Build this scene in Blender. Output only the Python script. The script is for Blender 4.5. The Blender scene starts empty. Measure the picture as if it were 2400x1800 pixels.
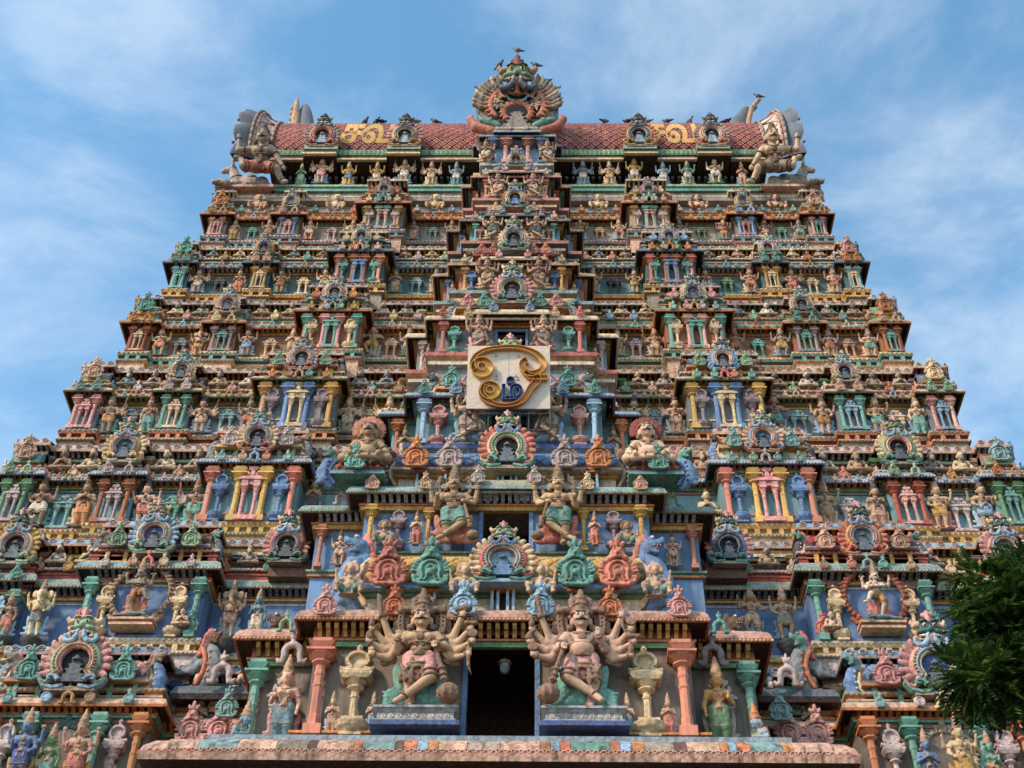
import bpy, bmesh, math, random
import numpy as np
from mathutils import Matrix, Vector, Euler

random.seed(11)
scene = bpy.context.scene
col = scene.collection
R = math.radians

# ------------------------------------------------------------------ camera
cam_data = bpy.data.cameras.new('camera')
cam = bpy.data.objects.new('camera', cam_data)
col.objects.link(cam)
CAM = Vector((0.618, 0.0, 1.6))
pitch, yaw, roll = R(45.0), R(-1.2894), R(0.9987)
fwd = Vector((math.sin(yaw) * math.cos(pitch), math.cos(yaw) * math.cos(pitch), math.sin(pitch)))
rt = Vector((math.cos(yaw), -math.sin(yaw), 0))
upv = rt.cross(fwd)
rr = math.cos(roll) * rt + math.sin(roll) * upv
uu = -math.sin(roll) * rt + math.cos(roll) * upv
m = Matrix((rr, uu, -fwd)).transposed().to_4x4()
m.translation = CAM
cam.matrix_world = m
cam_data.sensor_width = 36.0
cam_data.lens = 46.5
cam_data.clip_end = 3000
scene.camera = cam

# ------------------------------------------------------------------ sky and sun
SUN_EL, SUN_AZ = 38.0, -50.0      # azimuth measured from the facade's outward normal, negative = to the left
world = bpy.data.worlds.new('World')
scene.world = world
world.use_nodes = True
nt = world.node_tree
for n in list(nt.nodes):
    nt.nodes.remove(n)
def wn(t, **kw):
    n = nt.nodes.new(t)
    for k, v in kw.items():
        setattr(n, k, v)
    return n
out = wn('ShaderNodeOutputWorld')
bg = wn('ShaderNodeBackground')
sky = wn('ShaderNodeTexSky', sky_type='NISHITA', sun_disc=False)
sun_dir = Vector((math.sin(R(SUN_AZ)) * math.cos(R(SUN_EL)), -math.cos(R(SUN_AZ)) * math.cos(R(SUN_EL)), math.sin(R(SUN_EL))))
sky.sun_elevation = R(SUN_EL)
sky.sun_rotation = math.atan2(sun_dir.x, sun_dir.y)
sky.air_density = 1.0
sky.dust_density = 0.3
sky.ozone_density = 2.0
tc = wn('ShaderNodeTexCoord')
sep = wn('ShaderNodeSeparateXYZ')
nt.links.new(tc.outputs['Generated'], sep.inputs[0])
mx = wn('ShaderNodeMath', operation='ADD'); mx.inputs[1].default_value = 0.22
nt.links.new(sep.outputs['Z'], mx.inputs[0])
dx = wn('ShaderNodeMath', operation='DIVIDE'); dy = wn('ShaderNodeMath', operation='DIVIDE')
nt.links.new(sep.outputs['X'], dx.inputs[0]); nt.links.new(mx.outputs[0], dx.inputs[1])
nt.links.new(sep.outputs['Y'], dy.inputs[0]); nt.links.new(mx.outputs[0], dy.inputs[1])
cb = wn('ShaderNodeCombineXYZ')
nt.links.new(dx.outputs[0], cb.inputs[0]); nt.links.new(dy.outputs[0], cb.inputs[1])
mp = wn('ShaderNodeMapping'); mp.inputs['Rotation'].default_value = (0, 0, R(-35)); mp.inputs['Scale'].default_value = (1.0, 1.25, 1); mp.inputs['Location'].default_value = (1.3, 4.2, 0)
nt.links.new(cb.outputs[0], mp.inputs[0])
n1 = wn('ShaderNodeTexNoise'); n1.inputs['Scale'].default_value = 4.2; n1.inputs['Detail'].default_value = 10; n1.inputs['Roughness'].default_value = 0.62; n1.inputs['Distortion'].default_value = 0.35
nt.links.new(mp.outputs[0], n1.inputs['Vector'])
n2 = wn('ShaderNodeTexNoise'); n2.inputs['Scale'].default_value = 1.6; n2.inputs['Detail'].default_value = 3
nt.links.new(mp.outputs[0], n2.inputs['Vector'])
ad = wn('ShaderNodeMath', operation='MULTIPLY_ADD'); ad.inputs[1].default_value = 0.75
nt.links.new(n2.outputs['Fac'], ad.inputs[0]); nt.links.new(n1.outputs['Fac'], ad.inputs[2])
rampc = wn('ShaderNodeMapRange', interpolation_type='SMOOTHSTEP'); rampc.inputs['From Min'].default_value = 0.78; rampc.inputs['From Max'].default_value = 1.2; rampc.inputs['To Max'].default_value = 0.5
nt.links.new(ad.outputs[0], rampc.inputs['Value'])
mixc = wn('ShaderNodeMix', data_type='RGBA')
mixc.inputs['B'].default_value = (5.6, 6.0, 6.5, 1)
nt.links.new(rampc.outputs[0], mixc.inputs['Factor'])
hsv = wn('ShaderNodeHueSaturation'); hsv.inputs['Hue'].default_value = 0.482; hsv.inputs['Saturation'].default_value = 1.1; hsv.inputs['Value'].default_value = 1.62
nt.links.new(sky.outputs[0], hsv.inputs['Color']); nt.links.new(hsv.outputs[0], mixc.inputs['A'])
nt.links.new(mixc.outputs['Result'], bg.inputs['Color'])
bg.inputs['Strength'].default_value = 0.14
nt.links.new(bg.outputs[0], out.inputs['Surface'])

sun_l = bpy.data.lights.new('sun', 'SUN')
sun_l.energy = 3.0
sun_l.angle = R(6.0)
sun_l.color = (1.0, 0.86, 0.7)
sun_o = bpy.data.objects.new('sun', sun_l)
col.objects.link(sun_o)
sun_o.rotation_euler = (-sun_dir).to_track_quat('-Z', 'Y').to_euler()
sun_o.location = (0, 0, 80)

scene.view_settings.view_transform = 'Standard'
scene.view_settings.look = 'None'
scene.view_settings.gamma = 1.0
scene.view_settings.use_curve_mapping = False
scene.view_settings.exposure = 0.5
scene.cycles.max_bounces = 5
scene.cycles.diffuse_bounces = 3
scene.cycles.use_denoising = True
scene.cycles.use_adaptive_sampling = True
scene.cycles.adaptive_threshold = 0.02

# ------------------------------------------------------------------ materials
def lin(c):
    return tuple((x / 255 / 12.92) if x / 255 <= 0.04045 else ((x / 255 + 0.055) / 1.055) ** 2.4 for x in c)

grp = bpy.data.node_groups.new('weathered_paint', 'ShaderNodeTree')
gi = grp.interface
gi.new_socket('Color', in_out='INPUT', socket_type='NodeSocketColor')
gi.new_socket('Grime', in_out='INPUT', socket_type='NodeSocketFloat')
gi.new_socket('Carve', in_out='INPUT', socket_type='NodeSocketFloat')
gi.new_socket('Color', in_out='OUTPUT', socket_type='NodeSocketColor')
gi.new_socket('Normal', in_out='OUTPUT', socket_type='NodeSocketVector')
def build_group():
    N = grp.nodes; L = grp.links
    a = N.new('NodeGroupInput'); o = N.new('NodeGroupOutput')
    geo = N.new('ShaderNodeNewGeometry'); info = N.new('ShaderNodeObjectInfo')
    mp1 = N.new('ShaderNodeMapping'); mp1.inputs['Scale'].default_value = (1.5, 1.5, 0.5)
    L.new(geo.outputs['Position'], mp1.inputs[0])
    g1 = N.new('ShaderNodeTexNoise'); g1.inputs['Scale'].default_value = 1.5; g1.inputs['Detail'].default_value = 4; g1.inputs['Roughness'].default_value = 0.7
    L.new(mp1.outputs[0], g1.inputs['Vector'])
    g2 = N.new('ShaderNodeTexNoise'); g2.inputs['Scale'].default_value = 7; g2.inputs['Detail'].default_value = 4; g2.inputs['Roughness'].default_value = 0.65
    L.new(geo.outputs['Position'], g2.inputs['Vector'])
    hs = N.new('ShaderNodeHueSaturation')
    hr = N.new('ShaderNodeMapRange'); hr.inputs['To Min'].default_value = 0.488; hr.inputs['To Max'].default_value = 0.512
    vr = N.new('ShaderNodeMapRange'); vr.inputs['To Min'].default_value = 0.82; vr.inputs['To Max'].default_value = 1.15
    fr = N.new('ShaderNodeMath'); fr.operation = 'FRACT'
    ml = N.new('ShaderNodeMath'); ml.operation = 'MULTIPLY'; ml.inputs[1].default_value = 7.31
    L.new(info.outputs['Random'], hr.inputs['Value']); L.new(info.outputs['Random'], ml.inputs[0]); L.new(ml.outputs[0], fr.inputs[0]); L.new(fr.outputs[0], vr.inputs['Value'])
    L.new(hr.outputs[0], hs.inputs['Hue']); L.new(vr.outputs[0], hs.inputs['Value']); L.new(a.outputs['Color'], hs.inputs['Color'])
    # faded patches
    f = N.new('ShaderNodeMapRange'); f.inputs['From Min'].default_value = 0.52; f.inputs['From Max'].default_value = 0.72; f.inputs['To Max'].default_value = 0.14
    L.new(g2.outputs['Fac'], f.inputs['Value'])
    m1 = N.new('ShaderNodeMix'); m1.data_type = 'RGBA'; m1.inputs['B'].default_value = (0.5, 0.46, 0.4, 1)
    L.new(f.outputs[0], m1.inputs['Factor']); L.new(hs.outputs[0], m1.inputs['A'])
    # grime
    k = N.new('ShaderNodeMapRange'); k.inputs['From Min'].default_value = 0.44; k.inputs['From Max'].default_value = 0.72
    L.new(g1.outputs['Fac'], k.inputs['Value'])
    mp2 = N.new('ShaderNodeMapping'); mp2.inputs['Scale'].default_value = (7, 7, .55)
    L.new(geo.outputs['Position'], mp2.inputs[0])
    g4 = N.new('ShaderNodeTexNoise'); g4.inputs['Scale'].default_value = 1.0; g4.inputs['Detail'].default_value = 1.5
    L.new(mp2.outputs[0], g4.inputs['Vector'])
    st = N.new('ShaderNodeMapRange'); st.inputs['From Min'].default_value = .5; st.inputs['From Max'].default_value = .72; st.inputs['To Max'].default_value = .95
    L.new(g4.outputs['Fac'], st.inputs['Value'])
    kx = N.new('ShaderNodeMath'); kx.operation = 'MAXIMUM'
    L.new(k.outputs[0], kx.inputs[0]); L.new(st.outputs[0], kx.inputs[1])
    km = N.new('ShaderNodeMath'); km.operation = 'MULTIPLY'
    L.new(kx.outputs[0], km.inputs[0]); L.new(a.outputs['Grime'], km.inputs[1])
    m2 = N.new('ShaderNodeMix'); m2.data_type = 'RGBA'; m2.inputs['B'].default_value = (0.075, 0.05, 0.036, 1)
    L.new(km.outputs[0], m2.inputs['Factor']); L.new(m1.outputs['Result'], m2.inputs['A'])
    # small dark chips
    c = N.new('ShaderNodeMapRange'); c.inputs['From Min'].default_value = 0.35; c.inputs['From Max'].default_value = 0.25; c.inputs['To Max'].default_value = 0.45
    L.new(g2.outputs['Fac'], c.inputs['Value'])
    m3 = N.new('ShaderNodeMix'); m3.data_type = 'RGBA'; m3.inputs['B'].default_value = (0.06, 0.045, 0.04, 1)
    L.new(c.outputs[0], m3.inputs['Factor']); L.new(m2.outputs['Result'], m3.inputs['A'])
    g3 = N.new('ShaderNodeTexVoronoi'); g3.inputs['Scale'].default_value = 11
    L.new(geo.outputs['Position'], g3.inputs['Vector'])
    cm = N.new('ShaderNodeMapRange'); cm.inputs['From Min'].default_value = .38; cm.inputs['From Max'].default_value = .78; cm.inputs['To Max'].default_value = .85
    L.new(g3.outputs['Distance'], cm.inputs['Value'])
    cf = N.new('ShaderNodeMath'); cf.operation = 'MULTIPLY'
    L.new(cm.outputs[0], cf.inputs[0]); L.new(a.outputs['Carve'], cf.inputs[1])
    m4 = N.new('ShaderNodeMix'); m4.data_type = 'RGBA'; m4.blend_type = 'MULTIPLY'; m4.inputs['B'].default_value = (.36, .3, .27, 1)
    L.new(cf.outputs[0], m4.inputs['Factor']); L.new(m3.outputs['Result'], m4.inputs['A'])
    hm = N.new('ShaderNodeMath'); hm.operation = 'MULTIPLY_ADD'; hm.inputs[1].default_value = -.8
    L.new(cf.outputs[0], hm.inputs[0]); L.new(g2.outputs['Fac'], hm.inputs[2])
    b = N.new('ShaderNodeBump'); b.inputs['Strength'].default_value = 0.6; b.inputs['Distance'].default_value = 0.03
    L.new(hm.outputs[0], b.inputs['Height'])
    L.new(m4.outputs['Result'], o.inputs['Color']); L.new(b.outputs[0], o.inputs['Normal'])
build_group()

PAL = dict(teal=(84, 166, 156), aqua=(118, 172, 178), tealblue=(98, 150, 168), dteal=(58, 104, 108), blue=(84, 140, 196), lblue=(126, 176, 212), dblue=(44, 94, 158), sky=(144, 180, 206),
           pink=(216, 150, 148), salmon=(212, 118, 100), red=(168, 76, 60), orange=(210, 122, 66), rust=(170, 84, 48), yellow=(214, 164, 64), mustard=(186, 142, 62), cream=(218, 190, 150), pale=(214, 202, 186),
           lav=(194, 176, 180), lilac=(150, 130, 142), skin=(208, 172, 142), tan=(186, 146, 114), peach=(214, 168, 144), grey=(122, 138, 148), dgrey=(78, 78, 84), stone=(160, 146, 132), green=(88, 150, 106), lgreen=(132, 178, 142),
           plum=(108, 70, 66), brown=(112, 76, 58), dbrown=(66, 48, 42), maroon=(150, 50, 46), tile=(176, 66, 58), white=(226, 218, 206), black=(22, 20, 22), terra=(168, 102, 66), cement=(122, 110, 100), slate=(92, 110, 128), gold=(214, 160, 58), night=(14, 14, 20), paving=(84, 78, 74), umber=(146, 112, 90))
_M = {}
def M(key):
    if key in _M:
        return _M[key]
    plain = key.startswith('~')
    name, _, g = key.lstrip('~').partition('@')
    grime = float(g) if g else 0.5
    mat = bpy.data.materials.new(name)
    mat.use_nodes = True
    N = mat.node_tree.nodes; L = mat.node_tree.links
    p = N['Principled BSDF']
    p.inputs['Roughness'].default_value = 0.72
    p.inputs['Specular IOR Level'].default_value = 0.3
    c = lin(PAL[name])
    Lm = .3 * c[0] + .55 * c[1] + .15 * c[2]
    c = tuple((x * .76 + Lm * w * .24) * q for x, w, q in zip(c, (1.28, .98, .72), (1.06, .985, .9))) + (1,)
    if name in ('black', 'night'):
        p.inputs['Base Color'].default_value = c
        p.inputs['Roughness'].default_value = 0.6
    else:
        g_ = N.new('ShaderNodeGroup'); g_.node_tree = grp
        g_.inputs['Color'].default_value = c
        g_.inputs['Grime'].default_value = grime
        g_.inputs['Carve'].default_value = 0.06 if plain else 0.5
        L.new(g_.outputs['Color'], p.inputs['Base Color']); L.new(g_.outputs['Normal'], p.inputs['Normal'])
    if name == 'gold':
        p.inputs['Metallic'].default_value = 0.85; p.inputs['Roughness'].default_value = 0.3
    _M[key] = mat
    return mat

# ------------------------------------------------------------------ mesh helpers
class MB:
    def __init__(s):
        s.v = []; s.f = []; s.m = []
    def add(s, V, F, m=0):
        o = len(s.v)
        s.v += [tuple(map(float, p)) for p in V]
        s.f += [tuple(int(i) + o for i in f) for f in F]
        s.m += [m] * len(F)
        return s
    def box(s, x0, x1, y0, y1, z0, z1, m=0):
        return s.add([(x0, y0, z0), (x1, y0, z0), (x1, y1, z0), (x0, y1, z0), (x0, y0, z1), (x1, y0, z1), (x1, y1, z1), (x0, y1, z1)],
                     [(0, 3, 2, 1), (4, 5, 6, 7), (0, 1, 5, 4), (1, 2, 6, 5), (2, 3, 7, 6), (3, 0, 4, 7)], m)
    def tbox(s, cx, cy, z0, z1, a, b, m=0):
        (ax, ay), (bx, by) = a, b
        return s.add([(cx - ax, cy - ay, z0), (cx + ax, cy - ay, z0), (cx + ax, cy + ay, z0), (cx - ax, cy + ay, z0), (cx - bx, cy - by, z1), (cx + bx, cy - by, z1), (cx + bx, cy + by, z1), (cx - bx, cy + by, z1)],
                     [(0, 3, 2, 1), (4, 5, 6, 7), (0, 1, 5, 4), (1, 2, 6, 5), (2, 3, 7, 6), (3, 0, 4, 7)], m)
    def lathe(s, prof, n=8, m=0, c=(0, 0), ph=None):
        ph = math.pi / n if ph is None else ph
        V = []; F = []
        for r, z in prof:
            for i in range(n):
                a = ph + 2 * math.pi * i / n
                V.append((c[0] + r * math.cos(a), c[1] + r * math.sin(a), z))
        for j in range(len(prof) - 1):
            for i in range(n):
                k = (i + 1) % n
                F.append((j * n + i, j * n + k, (j + 1) * n + k, (j + 1) * n + i))
        F.append(tuple(range(n - 1, -1, -1))); F.append(tuple((len(prof) - 1) * n + i for i in range(n)))
        return s.add(V, F, m)
    def sweep(s, plan, prof):
        # plan: (x, y) left to right, outward normal to the right of travel; prof: (d, z, m)
        nn = []
        for (x0, y0), (x1, y1) in zip(plan[:-1], plan[1:]):
            l = math.hypot(x1 - x0, y1 - y0)
            nn.append(((y1 - y0) / l, -(x1 - x0) / l))
        off = []
        for i in range(len(plan)):
            a = nn[max(i - 1, 0)]; b = nn[min(i, len(nn) - 1)]
            off.append(a if abs(a[0] - b[0]) + abs(a[1] - b[1]) < 1e-6 else (a[0] + b[0], a[1] + b[1]))
        k = len(prof)
        V = [(p[0] + o[0] * d, p[1] + o[1] * d, z) for p, o in zip(plan, off) for d, z, _ in prof]
        base = len(s.v)
        s.v += V
        for i in range(len(plan) - 1):
            for j in range(k - 1):
                s.f.append((base + i * k + j, base + (i + 1) * k + j, base + (i + 1) * k + j + 1, base + i * k + j + 1)); s.m.append(prof[j][2])
        return s
    def tube(s, pts, rn, ry, n=6, m=0, y=0.0):
        # flat path in xz, elliptical section
        pts = [Vector((p[0], 0, p[1])) for p in pts]
        V = []; F = []
        L = len(pts)
        for i, p in enumerate(pts):
            t = (pts[min(i + 1, L - 1)] - pts[max(i - 1, 0)]).normalized()
            nr = Vector((-t.z, 0, t.x))
            r = rn[i] if isinstance(rn, (list, tuple)) else rn
            for j in range(n):
                a = 2 * math.pi * j / n
                q = p + nr * (r * math.cos(a)); V.append((q.x, y + ry * math.sin(a), q.z))
        for i in range(L - 1):
            for j in range(n):
                k = (j + 1) % n
                F.append((i * n + j, i * n + k, (i + 1) * n + k, (i + 1) * n + j))
        F.append(tuple(range(n))); F.append(tuple((L - 1) * n + i for i in range(n - 1, -1, -1)))
        return s.add(V, F, m)
    def bar(s, a, b, r, n=6, m=0, r2=None):
        a = Vector(a); b = Vector(b); d = (b - a).normalized()
        u = d.orthogonal().normalized(); w = d.cross(u)
        r2 = r if r2 is None else r2
        V = [a + (u * math.cos(2 * math.pi * i / n) + w * math.sin(2 * math.pi * i / n)) * r for i in range(n)] + [b + (u * math.cos(2 * math.pi * i / n) + w * math.sin(2 * math.pi * i / n)) * r2 for i in range(n)]
        F = [(i, (i + 1) % n, n + (i + 1) % n, n + i) for i in range(n)] + [tuple(range(n - 1, -1, -1)), tuple(range(n, 2 * n))]
        return s.add(V, F, m)
    def prism(s, poly, y0, y1, m=0):
        n = len(poly)
        V = [(x, y0, z) for x, z in poly] + [(x, y1, z) for x, z in poly]
        F = [tuple(range(n)), tuple(range(2 * n - 1, n - 1, -1))] + [((i + 1) % n, i, n + i, n + (i + 1) % n) for i in range(n)]
        return s.add(V, F, m)
    def mesh(s, name, mats=('cream',), smooth=False):
        me = bpy.data.meshes.new(name)
        me.from_pydata(s.v, [], s.f)
        me.polygons.foreach_set('material_index', s.m)
        if smooth:
            me.polygons.foreach_set('use_smooth', [True] * len(s.f))
        for k in mats:
            me.materials.append(M(k))
        me.update()
        return me

class SC:
    """sculpts one continuous surface from blended rounded forms"""
    def __init__(s, h):
        s.h = h; s.p = []
    def cap(s, a, b, ra, rb=None, k=.02):
        s.p.append(('c', np.array(a, float), np.array(b, float), ra, ra if rb is None else rb, k)); return s
    def ell(s, c, r, k=.02, ry=0):
        r = (r, r, r) if isinstance(r, (int, float)) else r
        s.p.append(('e', np.array(c, float), np.array(r, float), R(ry), None, k)); return s
    def ring(s, c, ax, Rr, r, k=.004):
        ax = np.array(ax, float); ax /= np.linalg.norm(ax)
        s.p.append(('r', np.array(c, float), ax, Rr, r, k)); return s
    def poly(s, pts, rs, k=.01):
        n = len(pts)
        rs = [rs] * n if isinstance(rs, (int, float)) else (list(np.interp(np.linspace(0, 1, n), np.linspace(0, 1, len(rs)), rs)))
        for i in range(n - 1):
            s.cap(pts[i], pts[i + 1], rs[i], rs[i + 1], k)
        return s
    def mir(s, start=0):
        for q in list(s.p[start:]):
            q = list(q)
            f = np.array([-1, 1, 1.])
            q[1] = q[1] * f
            if q[0] == 'c': q[2] = q[2] * f
            if q[0] == 'e': q[3] = -q[3]
            if q[0] == 'r': q[2] = q[2] * f
            s.p.append(tuple(q))
        return s
    def net(s):
        h = s.h; lo = []; hi = []
        for q in s.p:
            if q[0] == 'c':
                r = max(q[3], q[4]); l = np.minimum(q[1], q[2]) - r; u = np.maximum(q[1], q[2]) + r
            elif q[0] == 'e':
                c, s_ = abs(math.cos(q[3])), abs(math.sin(q[3])); r = q[2]
                e = np.array([c * r[0] + s_ * r[2], r[1], s_ * r[0] + c * r[2]]); l = q[1] - e; u = q[1] + e
            else:
                e = q[3] + q[4]; l = q[1] - e; u = q[1] + e
            lo.append(l); hi.append(u)
        lo = np.array(lo); hi = np.array(hi)
        o = lo.min(0) - 3 * h
        n = np.ceil((hi.max(0) + 3 * h - o) / h).astype(int) + 1
        ax = [(o[i] + h * np.arange(n[i])).astype(np.float32) for i in range(3)]
        D = np.full(n, 9.0, np.float32)
        for q, l, u in zip(s.p, lo, hi):
            k = q[5]; pad = k + 2.5 * h
            i0 = np.maximum(np.floor((l - pad - o) / h).astype(int), 0); i1 = np.minimum(np.ceil((u + pad - o) / h).astype(int) + 1, n)
            sl = tuple(slice(a, b) for a, b in zip(i0, i1))
            x = ax[0][sl[0]][:, None, None]; y = ax[1][sl[1]][None, :, None]; z = ax[2][sl[2]][None, None, :]
            if q[0] == 'c':
                a, b = q[1], q[2]; d = b - a; L2 = max(float(d @ d), 1e-9)
                px, py, pz = x - a[0], y - a[1], z - a[2]
                t = np.clip((px * d[0] + py * d[1] + pz * d[2]) / L2, 0, 1)
                v = np.sqrt((px - t * d[0]) ** 2 + (py - t * d[1]) ** 2 + (pz - t * d[2]) ** 2) - (q[3] + t * (q[4] - q[3]))
            elif q[0] == 'e':
                c, s_ = math.cos(q[3]), math.sin(q[3]); r = q[2]
                px, py, pz = x - q[1][0], y - q[1][1], z - q[1][2]
                qx = c * px - s_ * pz; qz = s_ * px + c * pz
                k0 = np.sqrt((qx / r[0]) ** 2 + (py / r[1]) ** 2 + (qz / r[2]) ** 2)
                k1 = np.sqrt((qx / r[0] ** 2) ** 2 + (py / r[1] ** 2) ** 2 + (qz / r[2] ** 2) ** 2) + 1e-6
                v = k0 * (k0 - 1) / k1
                v = np.where(k0 < 1e-3, -min(r), v)
            else:
                px, py, pz = x - q[1][0], y - q[1][1], z - q[1][2]; a = q[2]
                w = px * a[0] + py * a[1] + pz * a[2]
                rad = np.sqrt(np.maximum(px * px + py * py + pz * pz - w * w, 0))
                v = np.sqrt((rad - q[3]) ** 2 + w * w) - q[4]
            A = D[sl]
            g = np.clip(.5 + .5 * (v - A) / k, 0, 1)
            D[sl] = v * (1 - g) + A * g - k * g * (1 - g)
        S = D < 0
        nc = n - 1
        acc = np.zeros((*nc, 3), np.float32); num = np.zeros(nc, np.float32)
        for axis in range(3):
            ob = [i for i in range(3) if i != axis]
            for a in (0, 1):
                for b in (0, 1):
                    s0 = [None] * 3; s1 = [None] * 3
                    for i in range(3):
                        v = 0 if i == axis else (a if i == ob[0] else b)
                        s0[i] = slice(v, v + nc[i])
                    s1 = list(s0); s1[axis] = slice(1, 1 + nc[axis])
                    d0 = D[tuple(s0)]; d1 = D[tuple(s1)]
                    cr = S[tuple(s0)] != S[tuple(s1)]
                    t = np.where(cr, d0 / np.where(cr, d0 - d1, 1), 0)
                    acc[..., axis] += t
                    acc[..., ob[0]] += a * cr; acc[..., ob[1]] += b * cr
                    num += cr
        act = num > 0
        idx = np.full(nc, -1, np.int64); ii = np.argwhere(act); idx[act] = np.arange(len(ii))
        V = o + h * (ii + acc[act] / num[act][:, None])
        F = []
        for axis in range(3):
            b, c = (axis + 1) % 3, (axis + 2) % 3
            s0 = [slice(None)] * 3; s1 = [slice(None)] * 3
            s0[axis] = slice(0, -1); s1[axis] = slice(1, None)
            cr = S[tuple(s0)] != S[tuple(s1)]
            e = np.argwhere(cr)
            e = e[(e[:, b] > 0) & (e[:, c] > 0) & (e[:, b] < nc[b]) & (e[:, c] < nc[c])]
            if not len(e): continue
            inside = S[tuple(s0)][tuple(e.T)]
            def at(db, dc):
                g = e.copy(); g[:, b] -= db; g[:, c] -= dc
                return idx[tuple(g.T)]
            q = np.stack([at(1, 1), at(0, 1), at(0, 0), at(1, 0)], 1)
            q[~inside] = q[~inside][:, ::-1]
            F.append(q)
        return V, np.concatenate(F)

def sculpt_mesh(name, parts, mats):
    """parts: [(SC, material index)] -> one mesh"""
    mb = MB()
    for sc, mi in parts:
        V, F = sc.net(); mb.add(V, F, mi)
    return mb.mesh(name, mats, True)

def worn(key, z):
    """the same paint, more weathered the higher it sits"""
    if '@' in key or key in ('night', 'black') or z < 22: return key
    return f"{key}@{round(.5 + .05 * min(4, int((z - 18) / 5)), 2)}"
CURZ = [0.0]
def obj(name, mesh, loc=(0, 0, 0), scale=None, rot=None, parent=None, mats=None):
    o = bpy.data.objects.new(name, mesh)
    col.objects.link(o)
    o.location = loc
    if scale is not None:
        o.scale = (scale,) * 3 if isinstance(scale, (int, float)) else scale
    if rot is not None:
        o.rotation_euler = rot if isinstance(rot, (tuple, list)) else (0, 0, rot)
    if parent is not None:
        o.parent = parent
    if mats:
        for i, k in enumerate(mats):
            if k and i < len(o.material_slots):
                o.material_slots[i].link = 'OBJECT'; o.material_slots[i].material = M(worn(k, CURZ[0]))
    return o

def tag(o, label, cat, group=None, kind=None):
    if label: o['label'] = label
    if cat: o['category'] = cat
    if group: o['group'] = group
    if kind: o['kind'] = kind
    return o

# ------------------------------------------------------------------ ground
g = MB().add([(-900, -900, 0), (900, -900, 0), (900, 900, 0), (-900, 900, 0)], [(0, 1, 2, 3)])
ground = obj('ground', g.mesh('ground', ('paving',)))
ground['kind'] = 'structure'

# ------------------------------------------------------------------ the tower: one thing
ROOT = bpy.data.objects.new('temple_tower', None)
col.objects.link(ROOT)
RL = Vector((0, 33.0, 0))
ROOT.location = RL
tag(ROOT, 'tall multi-storey temple gateway tower crowded with painted sculpture and a red barrel roof', 'temple tower')

def part(name, mesh, loc=(0, 0, 0), scale=None, rot=None, mats=None, parent=None, kind=None):
    CURZ[0] = loc[2] if parent is None and loc[2] > 1 else CURZ[0]
    o = obj(name, mesh, (Vector(loc) - RL) if parent is None else loc, scale, rot, parent or ROOT, mats)
    if kind: o['kind'] = kind
    return o

# ------------------------------------------------------------------ building pieces (unit height or width)
def m_pilaster():
    b = MB()
    b.box(-.085, .085, -.085, .085, 0, .10)
    b.lathe([(.075, .10), (.062, .13), (.062, .2), (.05, .22), (.05, .50), (.06, .515), (.06, .53), (.048, .545), (.048, .62), (.056, .635), (.056, .66), (.048, .68), (.05, .735), (.095, .76), (.095, .775), (.068, .79), (.085, .80), (.135, .835), (.135, .85)], 8)
    b.box(-.14, .14, -.14, .14, .85, .875)
    b.tbox(0, 0, .875, .91, (.085, .085), (.085, .085)); b.tbox(0, 0, .91, .955, (.09, .09), (.13, .12)); b.box(-.095, .095, -.1, .1, .955, 1.0)
    return b.mesh('pilaster', ('cream',))
def m_lampcol():
    b = MB()
    b.tbox(0, 0, 0, .03, (.1, .09), (.1, .09)); b.lathe([(.09, .03), (.15, .08), (.17, .12), (.17, .13), (.11, .15), (.08, .16)], 12)
    b.box(-.1, .1, -.08, .08, .16, .19)
    b.lathe([(.055, .19), (.036, .22), (.036, .40), (.046, .41), (.046, .43), (.036, .44), (.04, .47), (.085, .5), (.085, .51), (.055, .53), (.1, .57), (.1, .58)], 8)
    b.tbox(0, 0, .58, .62, (.12, .1), (.15, .12)); b.box(-.15, .15, -.12, .12, .62, .65); b.tbox(0, 0, .65, .69, (.13, .1), (.09, .08))
    a = [(math.cos(t) * .1, .79 + math.sin(t) * .085) for t in np.linspace(R(-60), R(240), 13)]
    a = [(.16, .70), (.11, .69)] + a + [(-.11, .69), (-.16, .70)]
    b.tube(a, .028, .05, 6, 0, -.03)
    b.box(-.07, .07, -.03, .06, .69, .86); b.lathe([(.04, .86), (.05, .89), (.02, .92), (.035, .95), (.0, 1.0)], 6)
    return b.mesh('lamp_column', ('cream',))
def m_aedicule():
    b = MB()
    b.box(-.27, .27, -.14, .1, 0, .05); b.box(-.24, .24, -.12, .1, .05, .08)
    for s in (-1, 1):
        b.lathe([(.055, .08), (.055, .12), (.042, .14), (.042, .40), (.05, .41), (.05, .44), (.042, .45), (.07, .49), (.05, .51), (.085, .545), (.085, .555)], 8, 0, (s * .14, -.05))
        b.box(s * .14 - .08, s * .14 + .08, -.14, .08, .555, .60)
        b.tbox(s * .14, -.03, .60, .655, (.06, .1), (.085, .12))
    b.box(-.24, .24, -.11, .1, .60, .66); b.box(-.29, .29, -.17, .1, .66, .685); b.tbox(0, -.03, .685, .73, (.28, .14), (.2, .1))
    b.box(-.17, .17, -.11, .08, .73, .76)
    for s in (-1, 0, 1):
        b.tbox(s * .13, -.07, .76, .84 + .05 * (s == 0), (.06, .05), (.03, .03))
    b.tbox(0, -.04, .84, .9, (.1, .08), (.12, .08)); b.lathe([(.08, .9), (.075, .94), (.03, .97), (.035, .98), (.0, 1.0)], 8)
    return b.mesh('aedicule', ('cream',))
def arc(cx, cz, r, a0, a1, n, rz=None):
    return [(cx + r * math.cos(R(a0 + (a1 - a0) * i / (n - 1))), cz + (rz or r) * math.sin(R(a0 + (a1 - a0) * i / (n - 1)))) for i in range(n)]
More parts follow.
